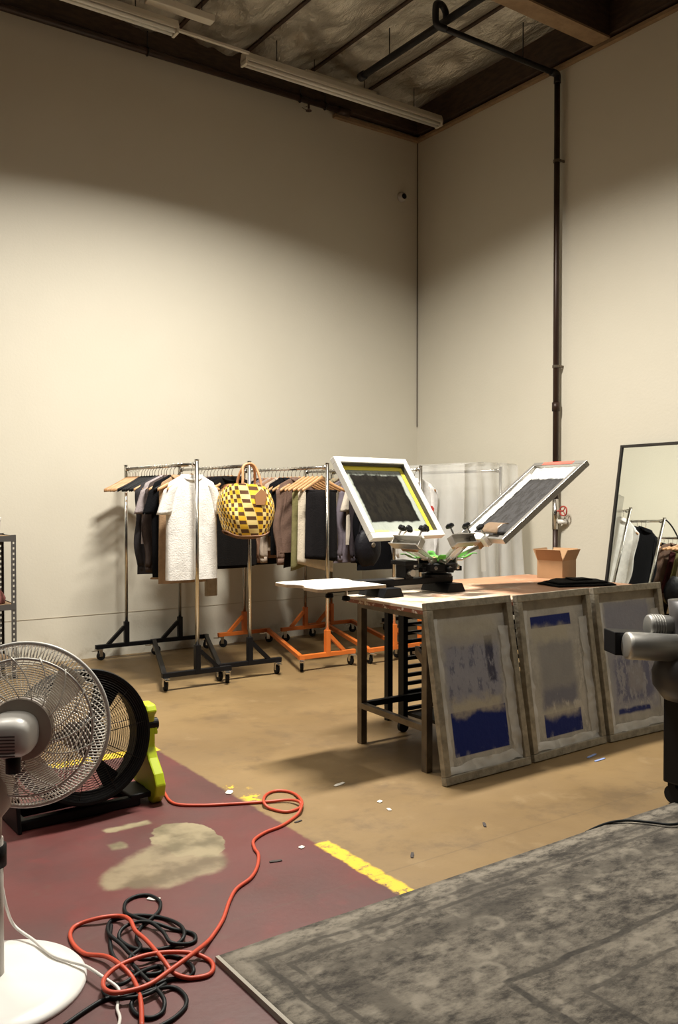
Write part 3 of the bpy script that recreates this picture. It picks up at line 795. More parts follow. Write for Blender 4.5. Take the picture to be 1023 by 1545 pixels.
# ------------------------------------------------------------------ checkered bag
bp = onx(362, 770, -2.99)
t = thing('checkered_bag', 'yellow and brown checkered duffel bag hung on the black rack end post', 'bag', (-3.095, -1.665, 1.315), R(-8))
def bagpt(u, v, grow=0.0):
    a = 2*PI*u
    hw = .215*(.70+.33*math.sin(PI*(.10+.62*v))); hd = .085*(.75+.55*math.sin(PI*(.15+.75*v)))
    ca, sa = math.cos(a), math.sin(a)
    x = math.copysign(abs(ca)**.50, ca)*hw; y = math.copysign(abs(sa)**.55, sa)*hd
    z = -.20+.405*v-.085*(abs(ca)**2)*max(0, v-.4)/.6+.045*abs(ca)**2*max(0, .5-v)*2-.03*ca*v
    d = .018*noise.noise(Vector((x*9, y*9, z*8)))
    return Vector((x*(1+grow)+d, y*(1+grow)+d, z))
nu, nv = 48, 22
m = MB(); m.grid(nu, nv, lambda u, v: bagpt(u, v))
b = m.build('body', checker_mat(), t, smooth=True)
uv = b.data.uv_layers.new(name='UVMap')
for poly in b.data.polygons:
    for li in poly.loop_indices:
        vi = b.data.loops[li].vertex_index; uv.data[li].uv = ((vi % (nu+1))/nu, (vi//(nu+1))/nv)
bot = MB().loft([[bagpt(k/32, 0) for k in range(32)], [bagpt(k/32, 0)*.6+Vector((0,0,-.095)) for k in range(32)]])
bot.build('base_panel', DKLEATHER, t, smooth=True)
tp = MB().loft([[bagpt(k/32, 1) for k in range(32)], [bagpt(k/32, 1)*.5+Vector((0,0,.10)) for k in range(32)]])
tp.build('top_panel', LEATHER, t, smooth=True)
MB().tube([bagpt(k/40, .02, .02) for k in range(40)], .007, 8, closed=True).build('piping', DKLEATHER, t, smooth=True)
MB().tube([bagpt(.0+.0, v/10, .03) for v in range(11)], .008, 8).build('side_strap', DKLEATHER, t, smooth=True)
for s, lean in ((-1, -.03), (1, .02)):
    MB().tube(smooth_path([(-.055+lean*.3, s*.075, .12), (-.045, s*.055, .24), (-.02+lean*.3, s*.02, .335), (.03, s*.02, .36), (.075, s*.02, .325), (.095, s*.055, .24), (.10, s*.075, .12)], 5), .0105, 8).build('handle', LEATHER, t, smooth=True)
MB().prism([(-.04,-.055),(.035,-.055),(.05,.03),(.0,.07),(-.05,.02)], -.004, .004, Matrix.Translation((.075,-.120,.10)) @ Matrix.Rotation(PI/2+.1, 4, 'X')).build('luggage_tag', LEATHER, t, bevel=.002)

# ------------------------------------------------------------------ work table
TZ = .86
t = thing('work_table', 'long steel-legged work table with a paint-worn wooden top', 'table', (0,0,0))
TT = tabletop_mat()
MB().box2((-3.44,-4.152,.822), (-1.56,-3.46,TZ)).build('tabletop', TT, t, bevel=.004)
MB().box2((-2.98,-3.457,.824), (-1.56,-3.12,TZ-.001)).build('back_board', TT, t, bevel=.004)
LG = [(-3.345,-3.50), (-3.385,-4.12), (-1.66,-4.12), (-1.66,-3.50)]
for x, y in LG:
    MB().box((x,y,.41), (.042,.042,.82)).build('leg', STEEL, t, bevel=.003)
for x in (-2.9, -1.66): MB().box((x,-3.18,.41), (.040,.040,.82)).build('leg', BLACKM, t, bevel=.003)
MB().bar((-3.35,-3.50,.222), (-3.385,-4.12,.222), .032, .032).build('stretcher', STEEL, t)
MB().bar((-3.35,-3.50,.222), (-1.66,-3.50,.222), .032, .032).build('stretcher', BLACKM, t)
MB().bar((-1.66,-3.50,.222), (-1.66,-4.12,.222), .032, .032).build('stretcher', STEEL, t)
for a, b_ in (((-3.345,-3.50,.805), (-1.66,-3.50,.805)), ((-3.385,-4.12,.805), (-1.66,-4.12,.805)), ((-3.35,-3.50,.805), (-3.385,-4.12,.805))):
    MB().bar(a, b_, .034, .034).build('apron_rail', STEEL, t)
MB().bar((-3.37,-4.12,.535), (-3.02,-3.60,.52), .02, .05).build('brace', STEEL, t)

# drying rack below
t = thing('drying_rack', 'black steel tray rack with many ledges standing under the work table', 'rack', (-2.70,-3.72,0))
for x in (-.30, .30):
    for y in (-.28, .27):
        MB().box((x,y,.43), (.035,.05,.70)).build('post', BLACKM, t)
        m = MB().lathe([(.02,-.012),(.036,-.012),(.036,.012),(.02,.012)], 14, (x,y,.036), (0,1,0)); m.box((x,y,.07), (.03,.035,.03)); m.build('caster', RUBBER, t)
for k in range(13):
    z = .14+.051*k
    for y in (-.27, .26):
        MB().box((0,y,z), (.58,.02,.022)).build('ledge', BLACKM, t)
for y in (-.28, .27): MB().box((0,y,.765), (.62,.03,.03)).build('top_rail', BLACKM, t)
MB().box((0,0,.115), (.58,.50,.02)).build('bottom_tray', BLACKM, t)
for k, z in ((0, .60), (1, .65)): MB().box((.02,0,z), (.54,.5,.004)).build('tray', STEEL, t)

# ------------------------------------------------------------------ printing screens
def screen(name, label, w, L, fw, th, fmat, cloth, mtx, group=None, back=False, tapes=None):
    t = thing(name, label, 'print screen', (0,0,0), 0, group)
    t.matrix_world = mtx
    MB().box((0, fw/2, 0), (w, fw, th)).build('rail', fmat, t, bevel=.003)
    MB().box((0, L-fw/2, 0), (w, fw, th)).build('rail', fmat, t, bevel=.003)
    for s in (-1, 1): MB().box((s*(w/2-fw/2), L/2, 0), (fw, L-2*fw-.001, th)).build('rail', fmat, t, bevel=.003)
    MB().grid(12, 16, lambda u, v: Vector((-w/2+.004+(w-.008)*u, .004+(L-.008)*v, -th/2-.001))).build('mesh_cloth', cloth, t)
    return t
def frame_matrix(origin, xa, ya):
    xa = Vector(xa).normalized(); ya = Vector(ya).normalized(); za = xa.cross(ya)
    mm = Matrix((xa, ya, za)).transposed().to_4x4(); mm.translation = Vector(origin); return mm
GB, GB2 = (.47,.44,.385), (.335,.315,.275)
BLUE = (.008,.018,.13); LAV = (.23,.235,.30); WHT = (.66,.62,.54); DKB = (.03,.03,.06)
c1 = mesh_mat('screen_cloth_large_blue', GB, GB2, [
    (-.20,.20,.30,.72, LAV, .07, .75, None), (-.195,.195,.34,.66, (.07,.075,.14), .03, .65, .50),
    (-.195,.20,.115,.335, BLUE, .0, 1, None), (-.185,.185,.318,.39, (.45,.40,.30), .12, .85, None),
    (.10,.16,.46,.70, DKB, .03, .85, .36), (-.06,.08,.40,.66, WHT, .04, .5, .62), (-.24,.25,.05,.11, WHT, .10, .55, .5), (.20,.27,.10,.72, WHT, .06, .6, .52), (-.27,-.20,.08,.80, WHT, .05, .4, .54), (-.20,.20,.66,.80, (.40,.36,.27), .08, .6, None)])
c2 = mesh_mat('screen_cloth_blue_bars', GB, GB2, [
    (-.15,.15,.24,.62, (.24,.235,.235), .05, .8, None), (-.15,.15,.26,.36, (.12,.125,.19), .06, .6, None),
    (-.16,.16,.10,.225, BLUE, .0, 1, None), (-.15,.15,.205,.25, (.45,.41,.33), .09, .9, None),
    (-.19,.155,.70,.765, BLUE, .0, 1, None), (-.20,.12,.62,.70, (.44,.40,.31), .10, .85, None),
    (-.14,.16,.235,.275, WHT, .05, .7, .5), (-.06,.02,.28,.46, WHT, .03, .6, .6), (.17,.26,.10,.72, WHT, .06, .55, .50), (-.27,-.18,.08,.80, WHT, .05, .4, .54), (-.24,.25,.05,.10, WHT, .10, .55, .5)])
c3 = mesh_mat('screen_cloth_smeared_blue', GB, GB2, [
    (-.22,.22,.14,.78, (.27,.275,.33), .05, .7, None), (-.17,.17,.20,.50, (.07,.075,.17), .08, .7, .42),
    (-.20,.20,.60,.80, (.21,.215,.27), .04, .6, None), (-.17,.12,.135,.165, BLUE, .02, .95, None),
    (-.05,.09,.25,.42, (.33,.31,.30), .08, .75, .40), (-.16,.18,.165,.205, WHT, .05, .6, .5), (-.24,.25,.05,.10, WHT, .10, .5, .5), (-.18,.02,.46,.52, WHT, .06, .6, .48)])
def lean(x0, x1, yb, ytop, L):
    tl = math.asin((ytop-yb)/L)
    ya = Vector((0, math.sin(tl), math.cos(tl)))
    return ya
TH = .034
def lean_screen(label, xl, xr, ylb, yrb, yt, cloth, L):
    xa = Vector((xr-xl, yrb-ylb, 0)); w = xa.length; xa.normalize()
    mid = Vector(((xl+xr)/2, (ylb+yrb)/2, 0))
    tl = math.asin((yt-mid.y)/L)
    pv = Vector((-xa.y, xa.x, 0))
    ya = pv*math.sin(tl)+Vector((0,0,math.cos(tl)))
    za = xa.cross(ya)
    o = mid+za*(-TH/2)+Vector((0,0,.002+TH/2*abs(math.sin(tl))))
    t = screen('screen_frame', label, w, L, .040, TH, ALUD, cloth, frame_matrix(o, xa, ya), 'screens leaning on the table')
    # crumpled film along the lower and right inner edges
    def crump(x0, x1, y0, y1, nx, ny, seed):
        def fn(u, v):
            x = x0+(x1-x0)*u; y = y0+(y1-y0)*v
            return Vector((x+.012*noise.noise(Vector((y*14, x*9, seed))), y+.016*noise.noise(Vector((x*10, y*12, seed+4))), -TH/2+.004+.018*abs(noise.noise(Vector((x*18, y*18, seed))))+.012*(1-v if ny < nx else u)))
        MB().grid(nx, ny, fn).build('tape_film', TAPE, t, smooth=True)
    h = w/2
    crump(-h+.04, h-.04, .040, .085, 30, 6, xl)
    crump(h-.095, h-.04, .06, L*.82, 6, 36, xl+3)
    crump(-h+.04, -h+.075, .08, L*.9, 5, 36, xl+6)
    return t
lean_screen('leaning screen frame with the largest solid blue block, at the table end', -3.468, -2.852, -4.365, -4.350, -4.203, c1, .90)
lean_screen('leaning screen frame with two dark blue bars, between the other two', -2.822, -2.190, -4.345, -4.318, -4.200, c2, .895)
lean_screen('leaning screen frame with a smeared blue oval, behind the black box', -2.172, -1.545, -4.330, -4.345, -4.203, c3, .895)

# ------------------------------------------------------------------ screen printing press
HX, HY = -2.87, -3.605
t = thing('printing_press', 'tabletop screen printing press with four raised arms and green levers', 'press', (HX, HY, 0))
press = t
def pad(x, y):
    poly = [(-.075,0),(.075,0),(.05,.052),(-.05,.052)]
    fr = Matrix.Translation((x, y, TZ)) @ Matrix.Rotation(PI/2, 4, 'X')
    MB().prism(poly, -.12, .12, fr).build('foot', BLACKP, t, bevel=.004)
pad(-.42, 0); pad(.05, 0)
MB().box2((-.60,-.035,.912), (.10,.035,.950)).build('base_bar', BLACKM, t, bevel=.004)
MB().box2((-.60,-.05,.905), (-.36,.05,.955)).build('platen_arm', BLACKP, t, bevel=.006)
MB().box2((-.36,-.030,.950), (-.24,.030,.956)).build('worn_plate', ALU, t)
MB().lathe([(.09,.950),(.09,.965),(.06,.970),(.06,.985)], 24).build('turntable', BLACKM, t, smooth=False)
MB().lathe([(.105,.985),(.125,.990),(.125,1.028),(.105,1.036),(.05,1.04)], 28).build('hub', BLACKM, t)
MB().lathe([(.05,1.04),(.05,1.058),(.035,1.064)], 20).build('hub_cap', COPPER, t)
MB().lathe([(.075,1.040),(.078,1.050),(.05,1.052)], 24).build('hub_ring', GREEN, t)
for k in range(10):
    a = 2*PI*k/10+.2; c_ = Vector((.125*math.cos(a), .125*math.sin(a), 1.008)); d_ = Vector((math.cos(a), math.sin(a), 0))
    MB().cyl(c_, c_+d_*.014, .011, n=8).build('bolt', CHROME, t)
    if k % 2: MB().box(c_+d_*.01+Vector((0,0,-.012)), (.035,.035,.028), Matrix.Rotation(a, 3, 'Z')).build('stop_block', BLACKP, t, bevel=.003)
# registration gate on the platen side
MB().box2((-.275,-.045,.950), (-.215,.045,1.045)).build('registration_gate', BLACKM, t, bevel=.004)
MB().box2((-.295,-.07,1.03), (-.20,.07,1.055)).build('gate_head', BLACKM, t, bevel=.004)
MB().cyl((-.245,-.075,.985), (-.245,-.045,.985), .02, n=12).build('gate_knob', ALU, t)
def knob(p, d, parent):
    p = Vector(p); d = Vector(d).normalized()
    st = MB().cyl(p, p+d*.055, .0055, n=8).build('knob_stem', CHROME, parent)
    m = MB(); x = d.orthogonal().normalized(); y = d.cross(x); n = 20; rings = []
    for r, h in ((.017,.050),(.024,.054),(.025,.066),(.019,.072)):
        rings.append([p+d*h+(x*math.cos(2*PI*k/n)+y*math.sin(2*PI*k/n))*(r*(1.0+.10*math.cos(2*PI*k/n*5))) for k in range(n)])
    m.loft(rings); m.build('knob', BLACKP, parent, smooth=False)
def arm(az, tilt, r0, z0, full):
    u = Vector((math.cos(az), math.sin(az), 0)); v = Vector((-u.y, u.x, 0)); up = Vector((0,0,1))
    d = u*math.cos(tilt)+up*math.sin(tilt); nrm = -u*math.sin(tilt)+up*math.cos(tilt)
    b = u*r0+up*z0                      # clamp point at the lower rail of the screen
    piv = u*.085+up*1.055
    a = MB().bar(piv, b-d*.01-nrm*.012, .045, .014, nrm).build('arm', ALUW, t, bevel=.003)
    for s in (-1, 1):
        MB().bar(piv+v*.04*s, b-d*.02+v*.05*s-nrm*.012, .010, .020, nrm).build('side_link', ALU, t)
    MB().cyl(piv-v*.055, piv+v*.055, .011, n=10).build('hinge_pin', CHROME, t)
    for s in (-1, 1): MB().box(piv+v*.05*s+up*-.012, (.05,.008,.045), Matrix.Rotation(az, 3, 'Z')).build('hinge_cheek', ALU, t)
    w = .21
    rot = Matrix((v, d, nrm)).transposed()
    zc = -.024
    cl = MB().box(b+d*.012+nrm*zc, (w,.05,.006), rot); cl.box(b-d*.022+nrm*(zc+.03), (w,.006,.06), rot)
    cl.box(b+d*.004+nrm*(zc+.058), (w,.055,.006), rot)
    for s in (-1, 1): cl.box(b+v*(s*(w/2-.003))-d*.004+nrm*(zc+.03), (.006,.04,.055), rot)
    c = cl.build('clamp', ALU if not full else ALUW, t, bevel=.002)
    MB().box(b-d*.040+nrm*.0, (w*.55,.03,.045), rot).build('clamp_block', COPPER, t, bevel=.003)
    for s in (-1, 1): knob(b+v*(s*.078)+d*.012+nrm*(zc+.061), nrm, c)
AZ1 = R(99.5)
ARMS = [(AZ1, R(55.5), .223, 1.165, True), (R(-10.5), R(37.4), .305, 1.156, True), (AZ1+R(90), R(36), .27, 1.155, False), (R(-80.5), R(30), .20, 1.165, False)]
for a in ARMS: arm(*a)
# green levers
for az, dr in ((R(-35), 1), (R(170), 1), (R(-120), .75), (R(60), .8)):
    u = Vector((math.cos(az), math.sin(az), 0)); pts = []
    m = MB(); rings = []
    for i in range(9):
        f = i/8; p = u*(.07+.17*dr*f)+Vector((0,0,1.052+.008*math.sin(f*9)+.03*f))
        v = Vector((-u.y, u.x, 0)); hw = .020+.006*math.sin(f*12)
        rings.append([p+v*hw+Vector((0,0,.004)), p-v*hw+Vector((0,0,.004)), p-v*hw, p+v*hw])
    m.loft(rings).build('lever', GREEN, t)
for az in (R(215), R(250), R(-20)):
    u = Vector((math.cos(az), math.sin(az), 0)); MB().tube([u*.08+Vector((0,0,1.05)), u*.16+Vector((0,0,1.045)), u*.22+Vector((0,0,1.075))], .007, 8).build('spring_rod', ALU, t)

def press_matrix(az, tilt, r0, z0, th):
    u = Vector((math.cos(az), math.sin(az), 0)); v = Vector((-u.y, u.x, 0)); up = Vector((0,0,1))
    d = u*math.cos(tilt)+up*math.sin(tilt); nrm = -u*math.sin(tilt)+up*math.cos(tilt)
    return frame_matrix(Vector((HX, HY, 0))+u*r0+up*z0+nrm*.006, -v, d)
s1 = mesh_mat('screen_cloth_black_ink', (.36,.385,.34), (.31,.335,.295), [
    (-.23,.22,.135,.49, (.006,.005,.004), .04, 1, None), (-.21,.19,.16,.40, (.020,.017,.011), .05, .5, .42),
    (-.24,.21,.455,.50, (.015,.013,.010), .06, .95, .40), (.12,.30,.045,.075, (.42,.46,.12), .03, .7, None), (-.30,-.12,.045,.08, (.40,.44,.12), .03, .6, None)])
s2 = mesh_mat('screen_cloth_grey_ink', (.60,.60,.58), (.52,.52,.50), [
    (-.20,.20,.05,.645, (.030,.028,.027), .03, 1, None), (-.19,.19,.06,.62, (.062,.060,.062), .08, .5, .42), (-.20,.20,.635,.65, (.015,.014,.013), .04, .9, .45)])
W1, L1, W2, L2 = .67, .60, .52, .78
sc1 = screen('press_screen', 'white-framed print screen with a big black ink area, tilted up towards the racks', W1, L1, .040, .040, ALUW, s1, press_matrix(*ARMS[0][:4], .04))
YT = mat('yellow_tape', (.72,.60,.06), .45)
hh = W1/2-.040
for (a, b_) in (((-hh, L1-.075), (hh, L1-.0402)), ((hh-.035, .04), (hh, L1-.076))):
    MB().grid(1, 1, lambda u, v: Vector((a[0]+(b_[0]-a[0])*u, a[1]+(b_[1]-a[1])*v, -.018))).build('yellow_tape', YT, sc1)
DKIN = mat('dark_inner_wall', (.06,.055,.05), .5)  # thin dark strips lining two inner walls of the frame
MB().box((0, L1-.0415, -.004), (2*hh, .002, .030)).build('inner_wall_strip', DKIN, sc1)
MB().box((hh-.001, L1/2, -.004), (.002, L1-.09, .030)).build('inner_wall_strip', DKIN, sc1)
sc2 = screen('press_screen', 'print screen with dark grey ink and a red strip, tilted up towards the mirror', W2, L2, .035, .038, ALU, s2, press_matrix(*ARMS[1][:4], .04))
MB().box((0, L2-.018, .0195), (.30, .028, .002)).build('red_tape', mat('red_tape', (.72,.09,.06), .5), sc2)
MB().grid(4, 30, lambda u, v: Vector((-W2/2+.036+.05*u, .08+.6*v, -.012+.014*(1-u)+.006*noise.noise(Vector((v*14, u*3, 2)))))).build('clear_tape', TAPE, sc2, smooth=True)
MB().grid(30, 4, lambda u, v: Vector((-W2/2+.04+(W2-.08)*u, L2-.10+.06*v, -.012+.012*v+.006*noise.noise(Vector((u*12, v*3, 5)))))).build('clear_tape', TAPE, sc2, smooth=True)

def roll(u, v):
    a = PI*(.15+.8*u)
    return Vector((.02+.17*v, .075-.055*math.cos(a), .022+.035*math.sin(a)+.004*noise.noise(Vector((u*5, v*5, 1)))))
MB().grid(10, 8, roll).build('brown_tape', mat('brown_packing_tape', (.20,.135,.085), .35), sc2, smooth=True, solid=.002)

# platen
t = thing('platen', 'white rectangular print platen reaching out past the table end', 'platen', (-3.665, -3.625, .0))
x0, x1, y0, y1 = -.215, .215, -.235, .225
poly = [(x1,y0),(x1,y1),(x0+.02,y1),(x0,y1-.02),(x0,.085),(x0+.03,.05),(x0+.045,0),(x0+.03,-.05),(x0,-.085),(x0,y0+.02),(x0+.02,y0)][::-1]
MB().prism(poly, .936, .9495, None).build('board', mat('platen_board_edge', (.46,.33,.20), .6), t)
MB().prism([(p[0]*.995, p[1]*.995) for p in poly], .9497, .953, None).build('white_face', mat('platen_white', (.86,.82,.74), .5, var=.06), t)
MB().box2((-.02,-.05,.905), (.21,.05,.934)).build('bracket', BLACKM, t)
for y in (-.04, .04):
    MB().cyl((.06,y*2,.865), (.06,y*2,.934), .008, n=8).build('bolt', CHROME, t)
    MB().lathe([(.018,.862),(.024,.868),(.022,.885),(.012,.89)], 14, (.06,y*2,0)).build('knob', BLACKP, t)

# cardboard box
t = thing('cardboard_box', 'small open brown cardboard box with splayed flaps on the table', 'box', (-1.60, -3.42, TZ), R(14))
bx_, by_, bh = .10, .095, .125
for s in (-1, 1):
    MB().box((s*bx_,0,bh/2), (.004,2*by_,bh)).build('side', CARD, t)
    MB().box((0,s*by_,bh/2), (2*bx_,.004,bh)).build('side', CARD, t)
MB().box((0,0,.003), (2*bx_-.006,2*by_-.006,.004)).build('bottom', CARDIN, t)
for s in (-1, 1):
    MB().add([(s*bx_,-by_,bh),(s*bx_,by_,bh),(s*(bx_+.035),by_*.98,bh+.075),(s*(bx_+.035),-by_*.98,bh+.075)], [(0,1,2,3)]).build('flap', CARD, t, solid=.004)
    MB().add([(-bx_,s*by_,bh),(bx_,s*by_,bh),(bx_*.98,s*(by_+.035),bh+.075),(-bx_*.98,s*(by_+.035),bh+.075)], [(0,1,2,3)]).build('flap', CARD, t, solid=.004)

# black folded shirt on table
t = thing('folded_shirt', 'black shirt lying folded flat on the table by the box', 'shirt', (-1.88, -3.78, TZ), R(0))
BK = fab('black_jersey', (.013,.013,.014))
def shirtlayer(pl, z0, z1, seed, nm):
    n = len(pl); rings = []
    for f, s in ((0, 1.0), (.5, 1.01), (1, .96)):
        rings.append([Vector((p[0]*s, p[1]*s, z0+(z1-z0)*f+.004*noise.noise(Vector((p[0]*9, p[1]*9, seed))))) for p in pl])
    MB().loft(rings).build(nm, BK, t, smooth=False, bevel=.003)
def rpoly(pts, k=5):
    out = []
    for i in range(len(pts)):
        a = Vector(pts[i]); b_ = Vector(pts[(i+1) % len(pts)])
        for j in range(k): out.append(a.lerp(b_, j/k)*(1+.03*noise.noise(Vector((i*2.3, j*1.1, 0)))))
    return out
shirtlayer(rpoly([(-.24,-.12),(.14,-.25),(.30,-.02),(.05,.20),(-.20,.10)]), .001, .014, 1, 'lower_fold')
shirtlayer(rpoly([(-.20,-.08),(.12,-.20),(.24,-.02),(.03,.15),(-.16,.07)]), .0145, .026, 2, 'upper_fold')
shirtlayer(rpoly([(-.02,-.05),(.12,-.08),(.15,.02),(.02,.06)]), .0265, .036, 3, 'collar')

# ------------------------------------------------------------------ mirror
t = thing('floor_mirror', 'tall black-framed mirror leaning against the right wall', 'mirror', (0,0,0))
ml = R(8.6); ps = R(-6.7)
mw, mh = 1.05, 1.88
nh = Vector((-math.cos(ps), -math.sin(ps), 0)); xa = Vector((math.sin(ps), -math.cos(ps), 0))
ya = -nh*math.sin(ml)+Vector((0,0,math.cos(ml)))
mo = Vector((-.022, -2.755, 0))-Vector((ya.x, ya.y, 0))*mh; mo.z = .004
mm = frame_matrix(mo, xa, ya)
t.matrix_world = mm
FB = mat('black_mirror_frame', (.018,.015,.013), .4)
for a, b_ in (((0,0), (.022,mh)), ((mw-.022,0), (mw,mh)), ((.0225,0), (mw-.0225,.022)), ((.0225,mh-.022), (mw-.0225,mh))):
    MB().box2((a[0],a[1],-.012), (b_[0],b_[1],.014)).build('frame_rail', FB, t, bevel=.002)
MB().box2((.023,.023,-.004), (mw-.023,mh-.023,.002)).build('glass', MIRROR, t)
MB().box2((.01,.01,-.011), (mw-.01,mh-.01,-.006)).build('backing', BLACKP, t)

# ------------------------------------------------------------------ shelving unit at the left
SX1, SX0, SY0, SY1 = -4.495, -5.70, -.50, -.10
t = thing('shelving_unit', 'dark grey boltless steel shelving unit with slotted posts by the wall', 'shelf', (0,0,0))
SG = mat('shelf_grey_steel', (.075,.070,.066), .5, .2)
def slotted(x0, x1, y, z0, z1, nm):
    m = MB(); w = abs(x1-x0); hs = .017; pitch = .042
    a, b_ = (x1-x0)*.34+x0, (x1-x0)*.66+x0
    m.box2((x0,y,z0), (a,y+.003,z1)); m.box2((b_,y,z0), (x1,y+.003,z1))
    z = z0
    while z < z1-.001:
        m.box2((a,y,z), (b_,y+.003,min(z1, z+pitch-hs))); z += pitch
    return m
HTS = 1.125
for x in (SX1, SX0):
    for y in (SY0, SY1):
        s = -1 if x == SX1 else 1
        m = slotted(x, x+s*.038, y, .02, HTS, 'p'); m.box2((x,y,.02), (x-.0025 if s < 0 else x+.0025, y+(.035 if y == SY0 else -.035), HTS))
        m.build('post', SG, t)
        MB().box((x+s*.018,y+.01,.012), (.045,.045,.022)).build('foot', BLACKP, t)
for z in (1.095, .560, .12):
    for y in (SY0, SY1-.004): MB().box2((SX0,y+(-.002 if y == SY0 else .0),z-.022), (SX1,y+.005,z+.022)).build('beam', SG, t)
    for x in (SX0, SX1-.004): MB().box2((x,SY0,z-.022), (x+.004,SY1,z+.022)).build('side_beam', SG, t)
    MB().box2((SX0+.006,SY0+.006,z+.004), (SX1-.006,SY1-.006,z+.016)).build('deck', PALEWOOD, t)
CL2 = plastic_mat('milky_plastic', .55, (.80,.80,.70))
t = thing('plastic_tub', 'pale lidded plastic tub on the shelving unit top', 'tub', (-4.70, -.34, 1.112))
MB().lathe([(.105,0),(.115,.02),(.128,.12),(.124,.125)], 24).build('tub_body', mat('grey_tub', (.50,.44,.40), .5), t, smooth=True)
MB().lathe([(.132,.126),(.134,.145),(.125,.150)], 24).build('lid', WHITEP, t)
t = thing('clear_jar', 'milky clear jar stacked on the pale tub', 'jar', (-4.70, -.34, 1.264))
MB().lathe([(.10,0),(.112,.01),(.115,.13),(.108,.135)], 24).build('jar_body', CL2, t, smooth=True)
MB().lathe([(.118,.136),(.118,.158),(.11,.162)], 24).build('lid', mat('yellowish_lid', (.68,.68,.45), .5), t)
t = thing('fabric_bundle', 'dusty red bundle of cloth on the middle shelf', 'bundle', (-4.72, -.30, .578))
m = MB(); rs = []
for i in range(9):
    f = i/8; rs.append([Vector((.19*math.cos(a)*math.cos(f*1.45)*(1+.12*noise.noise(Vector((math.cos(a)*2, math.sin(a)*2, f*4)))), .15*math.sin(a)*math.cos(f*1.45), .20*math.sin(f*1.5))) for a in [2*PI*k/22 for k in range(22)]])
m.loft(rs).build('cloth', fab('red_bundle', (.26,.10,.09)), t, smooth=True)
for x, w, h, z, lab in ((-5.10, .30, .42, .578, 'black storage bin on the middle shelf beside the red bundle'), (-4.86, .50, .34, .138, 'black storage bin on the bottom shelf')):
    t = thing('storage_bin', lab, 'bin', (x, -.30, z))
    MB().prism([(-w/2*.92,-.14),(w/2*.92,-.14),(w/2*.92,.14),(-w/2*.92,.14)], 0, h, None).build('bin_body', BLACKP, t, bevel=.01)
    MB().box((0,0,h+.008), (w,.31,.014)).build('lid', BLACKP, t, bevel=.004)

# ------------------------------------------------------------------ white pedestal fan (rear seen)
FX, FY = -5.728, -4.929
t = thing('pedestal_fan', 'white pedestal fan on a round base, its rear guard towards the cords', 'fan', (FX, FY, 0))
MB().lathe([(.262,0),(.262,.008),(.255,.016),(.20,.024),(.06,.034),(.03,.045)], 64).build('base', WHITEB, t, smooth=True)
GREYP = mat('fan_post_grey', (.50,.46,.41), .4)
MB().cyl((0,0,.04), (0,0,.44), .031, n=20).build('post', GREYP, t, smooth=True)
MB().cyl((0,0,.36), (0,0,.42), .040, n=20).build('height_collar', BLACKP, t, smooth=True)
MB().lathe([(.026,.42),(.028,.50),(.052,.53),(.062,.60),(.045,.66),(.030,.70),(.032,.78)], 24).build('control_neck', mat('fan_neck', (.46,.40,.34), .45), t, smooth=True)
HC = CAM+ray(38, 1094)*2.55-Vector((FX, FY, 0))     # guard centre relative to the post
ax = Vector((math.cos(YAW+.10), math.sin(YAW+.10), -.02)).normalized()
vx = ax.cross(Vector((0,0,1))).normalized(); vy = vx.cross(ax)
def fp(r, a, h): return HC+ax*h+(vx*math.cos(a)+vy*math.sin(a))*r
RG = .237
WIRE = mat('fan_wire', (.82,.78,.70), .4)
# rear guard: concentric wires on a shallow dome + spiral stays
def dome(r): return -.055+.045*((r-.07)/(RG-.07))**2.2
m = MB()
for k in range(17):
    r = .095+(.195-.095)*k/16
    m.tube([fp(r, 2*PI*i/56, dome(r)) for i in range(56)], .0016, 5, closed=True)
for k in range(16):
    a0 = 2*PI*k/16
    m.tube([fp(.085+(.205-.085)*i/8, a0+.55*(i/8), dome(.085+.12*i/8)-.003) for i in range(9)], .0020, 5)
m.build('rear_guard', WIRE, t, smooth=True)
m = MB()
for k in range(150):
    a = 2*PI*k/150
    m.tube([fp(.198, a, dome(.198)), fp(.222, a+.012, -.010), fp(RG-.002, a+.02, .004)], .0021, 4)
m.build('rear_rim_ribs', WIRE, t, smooth=True)
m = MB(); m.tube([fp(RG, 2*PI*i/72, .006) for i in range(72)], .0065, 8, closed=True); m.tube([fp(.198, 2*PI*i/64, dome(.198)) for i in range(64)], .003, 6, closed=True)
m.build('guard_ring', WHITEP, t, smooth=True)
m = MB()
for k in range(60):
    a = 2*PI*k/60
    m.tube([fp(.05+(RG-.055)*i/8, a-.7*(i/8), .125-.10*(i/8)**2.5) for i in range(9)], .0017, 4)
for r in (.06, .15, .225): m.tube([fp(r, 2*PI*i/56, .125-.10*((r-.05)/(RG-.055))**2.5) for i in range(56)], .002, 5, closed=True)
m.build('front_guard', WIRE, t, smooth=True)
MB().lathe([(.001,.13),(.052,.128),(.056,.12),(.05,.112)], 24, HC, ax).build('front_cap', WHITEP, t)
MB().lathe([(.088,-.062),(.092,-.050),(.086,-.040),(.03,-.035)], 40, HC, ax).build('motor_plate', mat('fan_motor_plate_shaded', (.42,.36,.30), .5), t, smooth=False)  # brown in the colour stands for the shade on this disc
rs = []
for h, rx_, ry_ in ((-.062,.066,.060), (-.10,.068,.060), (-.135,.064,.056), (-.16,.055,.047), (-.172,.035,.030)):
    rs.append([HC+ax*h+vx*(math.copysign(abs(math.cos(a))**.75, math.cos(a))*rx_-.012)+vy*(math.copysign(abs(math.sin(a))**.75, math.sin(a))*ry_-.004) for a in [2*PI*k/32 for k in range(32)]])
MB().loft(rs).build('motor_housing', mat('fan_motor_shell', (.62,.60,.56), .32), t, smooth=True)
m = MB()
